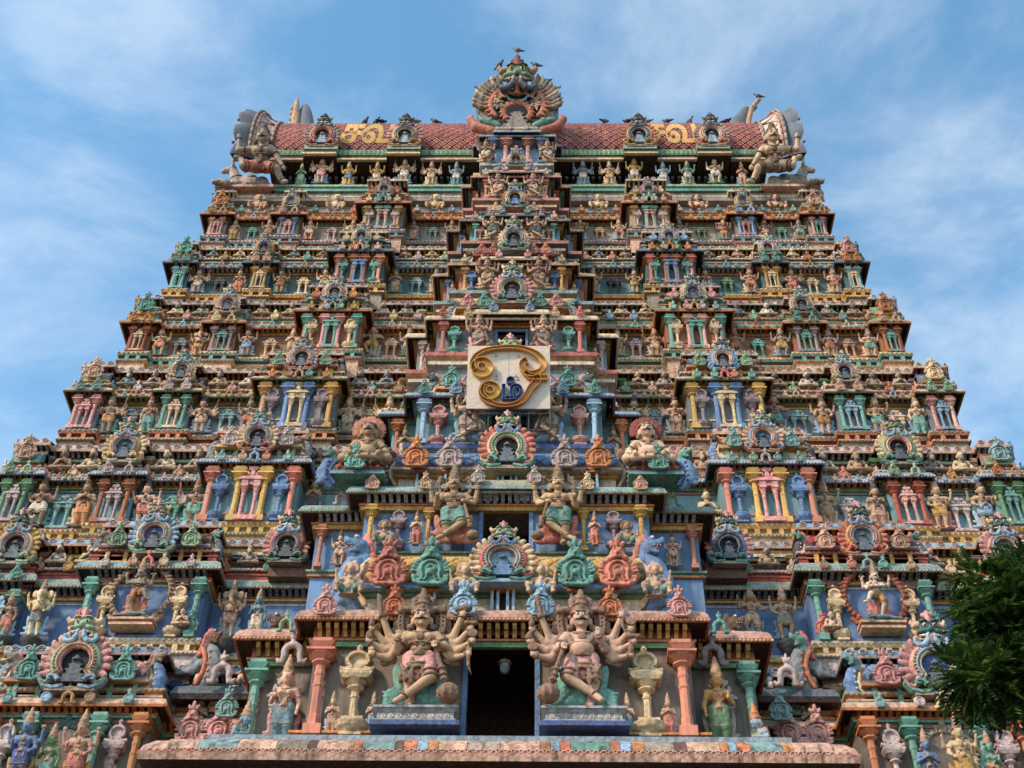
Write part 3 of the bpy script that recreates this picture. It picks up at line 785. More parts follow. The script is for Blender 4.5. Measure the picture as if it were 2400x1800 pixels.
FIG['kneel'] = figure(arms=fold, legs=[((.05, 0, .43), (.07, -.15, .36), (.06, .02, .335), (.06, .06, .335)), ((-.05, 0, .43), (-.09, -.14, .38), (-.05, -.1, .345), (-.06, -.16, .34))], crown='tall', sash=False, zo=.31, face=True)
FIG['recline'] = figure(h=.011, arms=[((-.11, 0, .64), (-.24, -.02, .62), (-.25, -.0, .78), ''), (SHO, (.17, -.03, .52), (.24, -.06, .4), '')], legs=[((.05, 0, .44), (.17, -.08, .38), (.24, -.06, .24), (.29, -.1, .22)), ((-.05, 0, .44), (-.16, -.1, .4), (-.2, -.06, .5), (-.25, -.08, .51))], crown='bun', sash=False, zo=.2, face=True, plinth=False, chest=1.12, halo=0)
FIG['natar'] = figure(h=.014, arms=[(SHO, (.2, 0, .6), (.22, -.04, .7), 'flame'), ((-.11, 0, .64), (-.2, 0, .58), (-.22, -.04, .7), 'drum'), ((.1, 0, .63), (.1, -.1, .56), (-.1, -.13, .54), ''), ((-.11, 0, .64), (-.15, -.03, .55), (-.1, -.1, .62), '')], legs=[((.05, 0, .43), (.07, -.06, .25), (.02, 0, .06), (.03, -.07, .03)), ((-.05, 0, .43), (-.13, -.12, .4), (-.2, -.12, .27), (-.26, -.14, .25))], face=True, halo=0)

def statue(kind, loc, H, label, skin='skin', cloth='salmon', jewel='tan', drape='lblue', cat='statue', group=None, rot=0.0, flip=False, name='deity_statue', base='stone', tilt=R(8), wide=1.0):
    e = bpy.data.objects.new(name, None)
    col.objects.link(e)
    CURZ[0] = loc[2]
    e.location = loc
    e.rotation_euler = (tilt, 0, rot)
    e.scale = ((-H if flip else H) * wide, H, H)
    tag(e, label, cat, group)
    mm = {'body': ('~' + skin,), 'garment': (cloth,), 'crown': (jewel,), 'drapery': (drape,), 'base': (base,), 'face_paint': None, 'mace': (jewel,), 'hair': (drape,)}
    for k, me in FIG[kind].items():
        obj(k, me, (0, 0, 0), None, None, e, mm[k])
    return e

# ------------------------------------------------------------------ the wings, storey by storey
T = {
    1: dict(y=25.06, z0=14.3, zt=16.2, lip=16.3, kt=16.58, nf=16.9, lip2=17.75, kt2=18.05, drop=0.0, pav=[(15.8, 14.3), (13.6, 12.2), (10.9, 7.35)], b=5.2, wall='cement', arch=('teal', 'orange'), corb='orange', kap=('peach@0.7', 'orange', 'cream'), neck='dbrown', corb2='slate', kap2=('blue', 'lav', 'teal'), pl=('lav', 'teal', 'plum'), pil=('orange', 'teal'), aed='lav', lampc='lav'),
    2: dict(y=25.93, z0=19.0, zt=20.35, lip=20.52, kt=20.86, nf=21.3, lip2=22.0, kt2=22.3, drop=0.1, pav=[(15.1, 13.8), (12.5, 11.6), (9.91, 7.07)], b=4.6, wall='blue', arch=('yellow', 'red'), corb='slate', kap=('aqua', 'stone', 'cream'), neck='plum', corb2='mustard', kap2=('lblue', 'peach', 'lav'), pl=('lav', 'cream', 'mustard'), pil=('teal', 'plum'), aed='cream', lampc='cream'),
    3: dict(y=26.78, z0=23.33, zt=24.58, lip=24.63, kt=24.91, nf=25.08, lip2=25.95, kt2=26.3, drop=0.35, pav=[(13.5, 12.7), (10.9, 9.95), (7.92, 5.5)], b=5.1, wall='tealblue', arch=('lgreen', 'yellow'), corb='orange', kap=('sky', 'blue', 'pale'), neck='red', corb2='sky', kap2=('lav', 'peach', 'lblue'), pl=('cream', 'yellow', 'stone'), pil=('salmon', 'yellow', 'green', 'rust'), aed='lav', lampc='blue'),
    4: dict(y=27.55, z0=27.38, zt=28.5, lip=28.52, kt=28.77, nf=29.08, lip2=29.83, kt2=30.13, drop=0.44, pav=[(12.75, 11.94), (10.17, 9.31), (7.2, 5.02)], b=3.23, wall='grey', arch=('yellow', 'orange'), corb='lgreen', kap=('cream@0.8', 'mustard', 'aqua'), neck='dblue', corb2='red', kap2=('aqua', 'peach', 'cream'), pl=('stone', 'orange', 'plum'), pil=('yellow', 'blue', 'pink', 'teal'), aed='cream', lampc='lilac'),
    5: dict(y=28.31, z0=31.38, zt=32.3, lip=32.32, kt=32.6, nf=33.08, lip2=33.77, kt2=34.0, drop=0.4, pav=[(12.12, 11.42), (9.54, 8.73), (6.56, 4.72)], b=2.96, wall='terra', arch=('yellow', 'teal'), corb='mustard', kap=('stone@0.7', 'orange', 'cream'), neck='mustard', corb2='green', kap2=('pale@0.8', 'lav', 'stone'), pl=('peach', 'teal', 'brown'), pil=('teal', 'pink', 'rust', 'lilac'), aed='teal', lampc='cream'),
    6: dict(y=29.04, z0=35.2, zt=36.11, lip=36.14, kt=36.4, nf=36.93, lip2=37.48, kt2=37.73, drop=0.35, pav=[(11.66, 11.08), (8.95, 8.3), (6.03, 4.39)], b=2.29, wall='dteal', arch=('yellow', 'slate'), corb='pale', kap=('tealblue@0.7', 'slate', 'cream'), neck='rust', corb2='yellow', kap2=('lgreen@0.8', 'pale', 'stone'), pl=('stone', 'yellow', 'rust'), pil=('salmon', 'rust', 'aqua', 'mustard'), aed='blue', lampc='teal'),
    7: dict(y=29.73, z0=38.9, zt=39.71, lip=39.71, kt=39.97, nf=40.45, lip2=41.42, kt2=41.67, drop=0.3, pav=[(11.16, 10.5), (8.62, 7.87), (5.48, 4.07)], b=1.95, wall='stone', arch=('lgreen', 'yellow'), corb='red', kap=('peach@0.7', 'orange', 'cream'), neck='sky', corb2='pale', kap2=('peach@0.7', 'pale', 'stone'), pl=('peach', 'tealblue', 'rust'), pil=('mustard', 'teal', 'pink', 'blue'), aed='pink', lampc='lav'),
}
ORD = ['zeroth', 'first', 'second', 'third', 'fourth', 'fifth', 'sixth', 'seventh', 'eighth', 'ninth']
POFF = [0.0, 0.0, -0.5]
REC = 0.25
def plan(t, main=True, ext=9.0):
    Y = t['y']
    left = [(-t['pav'][0][0], Y + ext)]
    for i, (o, n) in enumerate(t['pav'] if main else t['pav'][:2]):
        yp = Y + POFF[i]
        if i > 0: left.append((-o, Y + REC))
        left += [(-o, yp), (-n, yp), (-n, Y + REC)]
    return left + [(-x, y) for x, y in reversed(left)]
CORBELS = []        # (x, y, z0, height, depth, width, material) of every bracket
def corbels(pl, z0, z1, sp, dep, wid, mat, d=0.0, lo=0.03):
    for (x0, y0), (x1, y1) in zip(pl[:-1], pl[1:]):
        if abs(y1 - y0) < 1e-6 and x1 > x0:
            L = x1 - x0; n = max(2, int(L / sp))
            for i in range(n):
                CORBELS.append((x0 + (i + .5) * L / n, y0 - d, z0 + lo, z1 - z0 - lo, dep, wid, mat))
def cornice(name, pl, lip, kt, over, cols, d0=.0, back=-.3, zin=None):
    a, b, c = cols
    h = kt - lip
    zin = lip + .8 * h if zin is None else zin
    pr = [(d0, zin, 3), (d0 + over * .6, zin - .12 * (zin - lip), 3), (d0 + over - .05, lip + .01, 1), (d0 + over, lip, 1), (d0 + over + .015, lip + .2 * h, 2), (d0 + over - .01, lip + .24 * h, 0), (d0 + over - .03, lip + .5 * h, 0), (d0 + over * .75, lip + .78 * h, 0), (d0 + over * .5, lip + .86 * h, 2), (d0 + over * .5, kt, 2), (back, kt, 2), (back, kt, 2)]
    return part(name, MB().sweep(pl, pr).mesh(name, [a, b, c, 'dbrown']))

def dentils(pl, z, d, sp, sz, mat, name='bead_course'):
    b = MB()
    for (x0, y0), (x1, y1) in zip(pl[:-1], pl[1:]):
        if abs(y1 - y0) < 1e-6 and x1 > x0:
            xa, xb = x0 - d, x1 + d
            n = max(1, int((xb - xa) / sp))
            for i in range(n):
                x = xa + (i + .5) * (xb - xa) / n
                b.box(x - sz / 2, x + sz / 2, y0 - d - sz * .35, y0 - d + .02, z, z + sz)
    part(name, b.mesh(name, (mat,)), kind='stuff')

def kudu(x, y, z, s, cols=('pink', 'lblue', 'cream'), pet='peach', big=False, shrine='slate', scroll='teal', face='green', back='stone', fh=None, zs=1.0, tusk='lblue', crest='pink', horn='cream', nofan=False, niche=None):
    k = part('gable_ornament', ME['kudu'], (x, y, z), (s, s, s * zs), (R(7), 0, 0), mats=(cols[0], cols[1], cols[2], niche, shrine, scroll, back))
    if big:
        for a in PETAL_ANG:
            c, d = math.cos(R(a)), math.sin(R(a))
            obj('petal', ME['petal'], (c * .40, -.03, .37 + d * .40), 1.15, (0, R(90 - a), 0), k, (pet,))
    elif not nofan:
        obj('petal_fan', ME['pfan'], (0, 0, 0), None, None, k, (pet,))['kind'] = 'stuff'
    f = fh or .56
    obj('demon_mask', ME['mask'], (0, -.07, .72 + .47 * f), f, (R(8), 0, 0), k, (face, tusk, crest, None, None, horn))
    return k
def plaque(x, y, z, s, c, kind=0, rx=R(9)):
    return part('plaque', ME['nas'][kind], (x, y, z), (s, s, s), (rx, 0, 0), (c,))

def tiles_on(b, x0, x1, yc, zc, r, a0, a1, nx, na, h, m=0):
    """raised diamond tiles on a barrel whose axis runs along x"""
    wx = (x1 - x0) / nx; wa = (a1 - a0) / na
    def pt(x, a, d):
        return (x, yc - (r + d) * math.cos(a), zc + (r + d) * math.sin(a))
    for j in range(2 * na - 1):
        a = a0 + (j + 1) * wa / 2
        for i in range(nx - (j % 2)):
            x = x0 + (i + .5 + .5 * (j % 2)) * wx
            V = []
            for f, d in ((.92, 0.0), (.80, h), (.4, h * 1.5)):
                V += [pt(x - wx / 2 * f, a, d), pt(x, a - wa / 2 * f, d), pt(x + wx / 2 * f, a, d), pt(x, a + wa / 2 * f, d)]
            F = [(q + i_, q + (i_ + 1) % 4, q + 4 + (i_ + 1) % 4, q + 4 + i_) for q in (0, 4) for i_ in range(4)] + [(8, 9, 10, 11)]
            b.add(V, F, m)
def barrel(b, x0, x1, yc, zc, r, a0=-.3, a1=2.2, n=10, m=0):
    V = []; F = []
    for i in range(n + 1):
        a = a0 + (a1 - a0) * i / n
        V += [(x0, yc - r * math.cos(a), zc + r * math.sin(a)), (x1, yc - r * math.cos(a), zc + r * math.sin(a))]
    for i in range(n):
        F.append((2 * i, 2 * i + 1, 2 * i + 3, 2 * i + 2))
    k = len(V)
    F.append(tuple(range(0, k, 2))); F.append(tuple(range(k - 1, 0, -2)))
    b.add(V, F, m)
def vault(x0, x1, yf, z0, r, tile, base, eave, nx, name='barrel_vault', na=3):
    """a small tiled barrel roof with its eave band; yf is the front of the eave"""
    b = MB()
    yc = yf + r + .08; zc = z0 + .16 + r * .25
    barrel(b, x0, x1, yc, zc, r, m=0)
    b.box(x0 - .05, x1 + .05, yf - .0, yf + 2 * r, z0, z0 + .07, 1); b.box(x0 - .02, x1 + .02, yf + .05, yf + 2 * r, z0 + .07, z0 + .15, 2)
    v = part(name, b.mesh(name, (base, eave[0], eave[1])))
    t = MB(); tiles_on(t, x0 + .02, x1 - .02, yc, zc, r, -.25, 1.25, nx, na, .025)
    o = obj('tile_field', t.mesh('tile_field', (tile,)), (0, 0, 0), None, None, v); o['kind'] = 'stuff'
    return v

SKINS = ['skin', 'skin', 'tan', 'peach', 'cream', 'skin', 'stone', 'tan', 'skin', 'skin', 'tan', 'stone', 'peach', 'tan', 'lblue']
CLOTH = ['mustard', 'orange', 'teal', 'peach', 'lblue', 'mustard', 'orange', 'tan', 'skin', 'peach', 'pale', 'yellow', 'cream', 'salmon']
JEWEL = ['tan', 'brown', 'stone', 'cement', 'tan', 'brown', 'rust', 'dgrey']
WORD = dict(skin='flesh-coloured', tan='tan', peach='peach', cream='cream', stone='stone-grey', lblue='light-blue', lgreen='pale-green', grey='grey', mustard='ochre', teal='teal', salmon='coral', pale='off-white', orange='orange', blue='blue', white='white', yellow='yellow', green='green', aqua='aqua', pink='pink')
KW = dict(four='four-armed deity', four2='striding deity', anjali='praying figure', dancer='dancing figure', many='many-armed deity', ganesha='elephant-headed deity', lady='goddess')
rng = random.Random(5)
KINDS = ['four', 'four2', 'four', 'many', 'four2', 'anjali', 'four', 'lady', 'ganesha', 'four2', 'dancer', 'many']
FANC = ['slate', 'blue', 'grey', 'dgrey']
PLQ = ['salmon', 'teal', 'cream', 'pink', 'lblue', 'mustard', 'lgreen', 'lav', 'orange', 'aqua', 'peach', 'tan']
KC = [('pink', 'lblue', 'cream'), ('lblue', 'pink', 'cream'), ('cream', 'aqua', 'pink'), ('peach', 'grey', 'cream'), ('yellow', 'salmon', 'lblue'), ('lgreen', 'cream', 'pink')]

def wing_statue(kind, x, y, z, H, side, n, k, **kw):
    sk = kw.pop('skin', None) or rng.choice(SKINS); cl = kw.pop('cloth', None) or rng.choice(CLOTH)
    where = f"{ORD[n]} from the {'left' if side < 0 else 'right'} corner, {ORD[k]} storey wall"
    return statue(kind, (x, y, z), H, f"{WORD[sk]} {KW[kind]} in {WORD[cl]} cloth, {where}", sk, cl, rng.choice(JEWEL), kw.pop('drape', None) or rng.choice(['lblue', 'cream', 'teal', 'salmon', 'pale', 'sky']), 'statue', f'statues on the {ORD[k]} storey wall', flip=rng.random() < .5, base='cement', wide=1.18, **kw)

def build_wing_tier(k):
    t = T[k]
    Y = t['y']; pl = plan(t)
    z0, zt, lip, kt, nf, lip2, kt2, drop = (t[q] for q in ('z0', 'zt', 'lip', 'kt', 'nf', 'lip2', 'kt2', 'drop'))
    z0 -= .2 if k > 1 else 0
    hp = zt - z0; gap = lip2 - kt
    # walls and mouldings
    part('storey_wall', MB().sweep(pl, [(-.0, z0 - 1.4, 0), (-.0, zt + .3, 0)]).mesh('storey_wall', ('~' + t['wall'] + '@0.6',)))
    part('architrave', MB().sweep(pl, [(.0, zt - .02, 0), (.06, zt - .02, 0), (.06, zt + .045, 0), (.09, zt + .045, 1), (.09, zt + .075, 1), (.03, zt + .075, 1), (.03, zt + .3, 1)]).mesh('architrave', (t['arch'][0], t['arch'][1])))
    corbels(pl, zt + .07, zt + .22, .16, .24, .09, t['corb'], .03, .015)
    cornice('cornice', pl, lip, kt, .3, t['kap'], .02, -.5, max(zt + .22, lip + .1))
    if k in (2, 3, 4): dentils(pl, lip + .01, .335, .085, .04, t['kap'][2])
    # parapet above the cornice: base band, dark recess with brackets, upper cornice
    part('parapet_base', MB().sweep(pl, [(.1, kt - .05, 1), (.1, nf - .16, 1), (.16, nf - .14, 0), (.16, nf - .06, 0), (.06, nf - .04, 0), (.06, nf, 0), (-.5, nf, 0)]).mesh('parapet_base', (t['kap2'][2], t['arch'][1])))
    part('parapet_wall', MB().sweep(pl, [(-.26, nf - .05, 0), (-.26, lip2 + .3, 0)]).mesh('parapet_wall', (t['neck'],)))
    part('parapet_band', MB().sweep(pl, [(-.26, lip2 - .2, 0), (-.19, lip2 - .2, 0), (-.19, lip2 - .1, 0), (-.26, lip2 - .1, 0)]).mesh('parapet_band', (t['arch'][0],)))
    corbels(pl, lip2 - .07, lip2 + .1, .16, .2, .075, t['corb2'], -.25)
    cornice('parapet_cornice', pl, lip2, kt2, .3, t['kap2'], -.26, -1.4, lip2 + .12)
    sc_b = MB()
    for (x0, y0), (x1, y1) in zip(pl[:-1], pl[1:]):
        if abs(y1 - y0) < 1e-6 and x1 > x0:
            n = max(1, int((x1 - x0 + .1) / .3))
            for i in range(n):
                x = x0 + (i + .5) * (x1 - x0) / n
                sc_b.tube(arc(x, lip2 + .55 * (kt2 - lip2), .075, 0, 330, 9, .06), .02, .03, 5, 0, y0 - .02)
                if k > 2: sc_b.tbox(x + .15, y0 - .12, nf - .02, nf + .06, (.07, .05), (.02, .03))
    part('scroll_course', sc_b.mesh('scroll_course', (t['kap2'][1],)), kind='stuff')
    fl = MB(); fcs = ['cream', 'red', 'yellow', 'blue', 'orange']
    def band(p_, d, za, zb, m_):
        fl.sweep(p_, [(d - .03, za, m_), (d, za, m_), (d, zb, m_), (d - .03, zb, m_)])
    band(pl, .03, z0 + .0, z0 + .05, (k + 1) % 5); band(pl, .025, zt - .13, zt - .1, (k + 3) % 5)
    band(pl, .125, kt + .02, kt + .05, (k + 2) % 5); band(pl, .125, nf - .26, nf - .22, (k + 4) % 5)
    band(pl, -.235, lip2 - .3, lip2 - .26, k % 5)
    part('fillet_lines', fl.mesh('fillet_lines', fcs), kind='stuff')
    dentils(pl, nf - .13, .165, .12, .055, ['cream', 'orange', 'pale', 'yellow'][k % 4])
    # stepped plinth of the next storey
    if k < 7:
        t2 = T[k + 1]; m_ = t2['pl']
        for p2, zc in ((plan(t2, False), t2['z0']), (None, t2['z0'] - t2['drop'])):
            zc -= .2; pr = [(0.05, kt2 - .5, 0), (.05, zc - .40, 0), (.14, zc - .40, 1), (.14, zc - .33, 1), (.04, zc - .30, 2), (.04, zc - .17, 2), (.12, zc - .15, 1), (.16, zc - .08, 0), (.16, zc, 0), (-.02, zc, 0)]
            pls = [p2]
            if p2 is None:
                (o, n), yp, yr = t2['pav'][2], t2['y'] + POFF[2], t2['y'] + REC
                pls = [[(q * s_ , y_) for q, y_ in ((o, yr), (o, yp), (n, yp), (n, yr))][::(1 if s_ < 0 else -1)] for s_ in (-1, 1)]
            for p_ in pls:
                part('plinth_moulding', MB().sweep(p_, pr).mesh('plinth_moulding', m_))
                dentils(p_, zc - .075, .165, .13, .05, ['yellow', 'cream', 'salmon', 'aqua'][k % 4])
                dentils(p_, zc - .39, .145, .1, .045, ['orange', 'pale', 'teal', 'cream'][k % 4])
                b = MB()
                for (x0, y0), (x1, y1) in zip(p_[:-1], p_[1:]):
                    if abs(y1 - y0) < 1e-6 and x1 > x0 and x1 - x0 < 6:
                        n = max(2, int((x1 - x0) / .28))
                        for i in range(n):
                            x = x0 + (i + .5) * (x1 - x0) / n
                            b.box(x - .06, x + .06, y0 - .12, y0 - .03, zc - .31, zc - .155)
                part('plinth_blocks', b.mesh('plinth_blocks', (m_[1],)), kind='stuff')
    pav = t['pav']
    for side in (-1, 1):
        cnt = 0; cnt2 = 0
        for i, (o, n) in enumerate(pav):
            yp = Y + POFF[i]; zb0 = z0 - (drop if i == 2 else 0); hp = zt - zb0; c = side * (o + n) / 2; w = o - n
            if k == 1 and i < 2 or k == 2 and i < 1:
                continue
            pc = t['pil']
            main = i == 2
            xs = [n + .14, o - .14] if not main else [n + .14, n + .14 + w * .3, o - .14 - w * .3, o - .14]
            if main and k == 1: xs = [n + .2, n + .2 + w * .24, o - .2 - w * .24, o - .2]
            if main and k == 2: xs = [n + .14, o - .14]
            for j, x in enumerate(xs):
                inner = main and k != 2 and j in (1, 2)
                pcx = pc[1] if inner else pc[0]
                if not main and len(pc) > 2: pcx = pc[2 + i % 2] if len(pc) > 3 else pc[2]
                part('pilaster', ME['pilaster'], (side * x, yp - .12, zb0), (hp * .84, hp * .75, hp), mats=('~' + pcx,))
            if main:
                for q in (-1, 1):
                    part('lamp_column', ME['lamp'], (c + q * w * (.325 if k != 2 else .3), yp - .12, zb0), (hp * .78, hp * .7, hp * .97), mats=(t['lampc'],))
                if k not in (1, 2): part('aedicule', ME['aed'], (c, yp - .1, zb0 + .02), (hp * .62, hp * .6, hp * 1.1), mats=(t['aed'] if k != 3 else 'pink',))
            else:
                part('aedicule', ME['aed'], (c, yp - .1, z0 + .02), (min(w * .85, hp * .78), hp * .6, hp * .95), mats=(rng.choice([t['aed'], 'cream', 'lblue', 'pink', 'teal']),))
            # plaques on the cornice
            zq = lip + .04; yq = yp - .36
            if main:
                pcq = rng.choice(PLQ)
                for q in (-1, 1):
                    plaque(c + q * w * .36, yq, zq, .34, pcq, 1)
                    plaque(c + q * w * .13, yq, zq + .02, .36, rng.choice(PLQ), 1)
                plaque(c, yq - .02, zq - .02, .42, rng.choice(PLQ), 2)
            else:
                pcq = rng.choice(PLQ)
                for q in (-1, 1): plaque(c + q * w * .3, yq, zq, .38, pcq, q + 1 if k % 2 else 0)
            # shrines along the parapet
            yk = yp - .22
            if main:
                kc = rng.choice(KC); s = {1: 1.3, 2: 1.06, 3: 1.0, 4: .88, 5: .84, 6: .7, 7: .64}[k]
                hw = w * .46 if k > 2 else min(w * .46, 1.5)
                zb = kt + .02; vr = .36 * s
                b = MB(); b.box(c - hw, c + hw, yk + .12, yk + .9, zb - .05, zb + .36, 0)
                for q in np.linspace(-.85, .85, 6): b.box(c + q * hw - .05, c + q * hw + .05, yk + .05, yk + .15, zb - .02, zb + .34, 1)
                part('shrine_base', b.mesh('shrine_base', (rng.choice(['grey', 'pale', 'dteal', 'brown']), t['arch'][0])))
                vault(c - hw, c + hw, yk - .02, zb + .34, vr, rng.choice(['tile', 'blue', 'teal', 'pink', 'yellow', 'brown']), 'brown', (t['arch'][1], t['kap2'][0]), int(hw * 9), na=2)
                kudu(c, yk - .14, zb + .16, s * (.95 + .1 * rng.random()), kc, rng.choice(['peach', 'pink', 'cream', 'lblue', 'salmon']), k <= 3, scroll=rng.choice(['teal', 'salmon', 'lblue']), face=rng.choice(['lgreen', 'teal', 'dteal', 'stone']), niche=rng.choice([None, None, 'dblue', 'slate']))
                pcq = rng.choice(PLQ)
                for q in (-1, 1):
                    plaque(c + q * hw * .68, yk - .1, zb + .3, .55 * s, pcq, 0 if k < 5 else 1)
                    part('shell_gable', ME['fan'], (c + q * (hw + .05), yk + .25, zb + .12), ((1 if q < 0 else -1) * .75 * s, .7 * s, .75 * s), mats=(rng.choice(FANC), None, rng.choice(['dteal', 'teal', 'brown', 'stone']), None, None))
            elif i == 1:
                s = {2: 1.1, 3: 1.05, 4: .8, 5: .8, 6: .7, 7: .64}[k]
                b = MB(); b.box(c - w * .42, c + w * .42, yk + .1, yk + .8, kt - .05, kt + .45, 0); b.box(c - w * .46, c + w * .46, yk + .04, yk + .8, kt + .3, kt + .38, 1)
                part('shrine_base', b.mesh('shrine_base', (t['neck'], t['arch'][0])))
                kudu(c, yk - .05, kt + .3, s * (.95 + .1 * rng.random()), rng.choice(KC), rng.choice(['peach', 'pink', 'cream', 'yellow']), k <= 3, face=rng.choice(['lgreen', 'teal', 'dteal', 'green']), niche=rng.choice([None, None, 'dteal', 'slate']), scroll=rng.choice(['teal', 'lgreen', 'cream']))
            else:
                b = MB(); b.box(c - w * .42, c + w * .42, yk + .1, yk + .9, kt - .05, kt + .3, 0); b.box(c - w * .48, c + w * .48, yk + .02, yk + 1, kt + .28, kt + .36, 1)
                barrel(b, c - w * .5, c + w * .5, yk + .46, kt + .44, .4, m=2)
                b.box(c - w * .5, c + w * .5, yk + .3, yk + 1.6, kt + .3, kt + .9, 0)
                part('corner_shrine', b.mesh('corner_shrine', (t['neck'], t['arch'][0], rng.choice(['lilac', 'teal', 'stone', 'grey']))))
                plaque(c, yk - .02, kt + .36, .68, rng.choice(PLQ), 0)
                pe = rng.choice(PLQ)
                for yy_, zz_ in ((yk + .3, kt - .02), (yk + 1.1, kt - .02), (yk + .5, lip2 - .1), (yk + 1.0, kt2 + .05)):
                    part('plaque', ME['nas'][0 if yy_ < yk + .6 else 1], (side * (o + .16), yy_, zz_), .5, (R(9), 0, side * R(55)), (pe,))
                part('shell_gable', ME['fan'], (side * (o - .1), yk + .4, kt + .3), (-side * .6, .6, .62), mats=(rng.choice(FANC), None, rng.choice(['dteal', 'brown', 'stone']), None, None))
        # recesses between the pavilions
        recs = [(pav[0][1], pav[1][0]), (pav[1][1], pav[2][0]), (pav[2][1], t['b'])]
        yr = Y + REC
        hp = zt - z0; H = hp * 1.13
        for ri, (a, b_) in enumerate(recs):
            if k <= 2: continue
            if k == 3 and ri == 2: 
                continue
            w = a - b_
            for fq in (.17, .83):
                cnt += 1
                kd = rng.choice(KINDS)
                wing_statue(kd, side * (a - w * fq), yr - .13, z0 + .01, H * (.97 + .06 * rng.random()), side, cnt, k)
            part('aedicule', ME['aed'], (side * (a - w * .5), yr - .08, z0 + .01), (hp * .74, hp * .55, hp * .84), mats=(rng.choice(['lav', 'green', 'cream', 'grey', 'teal', 'tan', 'dgrey', 'aqua']),))
            plaque(side * (a - w * .5), yr - .36, lip + .03, .3, rng.choice(PLQ), 2)
            for fq in (.2, .35, .65, .8):
                plaque(side * (a - w * fq), yr - .36, lip + .05, .2, rng.choice(PLQ), 1)
        for ri, (a, b_) in enumerate(recs):
            if k == 1 and ri < 2: continue
            if k == 2 and ri == 0: continue
            w = a - b_
            if k == 7:
                cnt2 += 1
                statue('gana', (side * (a - w * .5), yr - .05, nf + .01), .98, f"{'cream' if ri else 'peach'} squatting dwarf with shaggy hair, {ORD[cnt2]} from the {'left' if side < 0 else 'right'} corner, ledge below roof figures", 'cream' if ri else 'peach', rng.choice(CLOTH), rng.choice(['tan', 'brown', 'cream']), 'lblue', group='dwarfs on the ledge below the roof', name='dwarf_statue', base='sky')
                for q in (-.3, .3):
                    plaque(side * (a - w * (.5 + q)), yr - .2, nf - .12, .34, rng.choice(PLQ), 1)
                continue
            for fq in (.28, .72):
                cnt2 += 1
                sk = rng.choice(['stone', 'grey', 'cream', 'tan', 'pale', 'skin'])
                WORD.setdefault('pale', 'off-white')
                kd = rng.choice(['sage', 'sage', 'sage2'])
                statue(kd, (side * (a - w * fq), yr - .06, nf + .01), (lip2 - nf) * 1.02, f"{WORD[sk]} {'bearded sage' if kd == 'sage' else 'praying figure'} seated on the {ORD[k]} storey parapet, {ORD[cnt2]} from the {'left' if side < 0 else 'right'} corner", sk, rng.choice(CLOTH), rng.choice(['dgrey', 'brown', 'dbrown', 'cement']), rng.choice(['stone', 'dgrey', 'pale', 'brown']), group=f'seated figures on the {ORD[k]} storey parapet', name='seated_statue', base='cement')
            for fq in (.02, .98):
                part('stub_pillar', ME['pilaster'], (side * (a - w * fq), yr + .12, nf - .25), (1.15, .9, (lip2 - nf) * 1.15), mats=(rng.choice(['rust', 'lilac', 'mustard', 'dblue', 'cream', 'green']),))
            for fq in (.06, .5, .94):
                plaque(side * (a - w * fq), yr - .2, nf - .2, .4, rng.choice(PLQ), 1)
for k in T:
    build_wing_tier(k)
PAL['shell'] = (150, 164, 180); PAL['blush'] = (204, 176, 170)

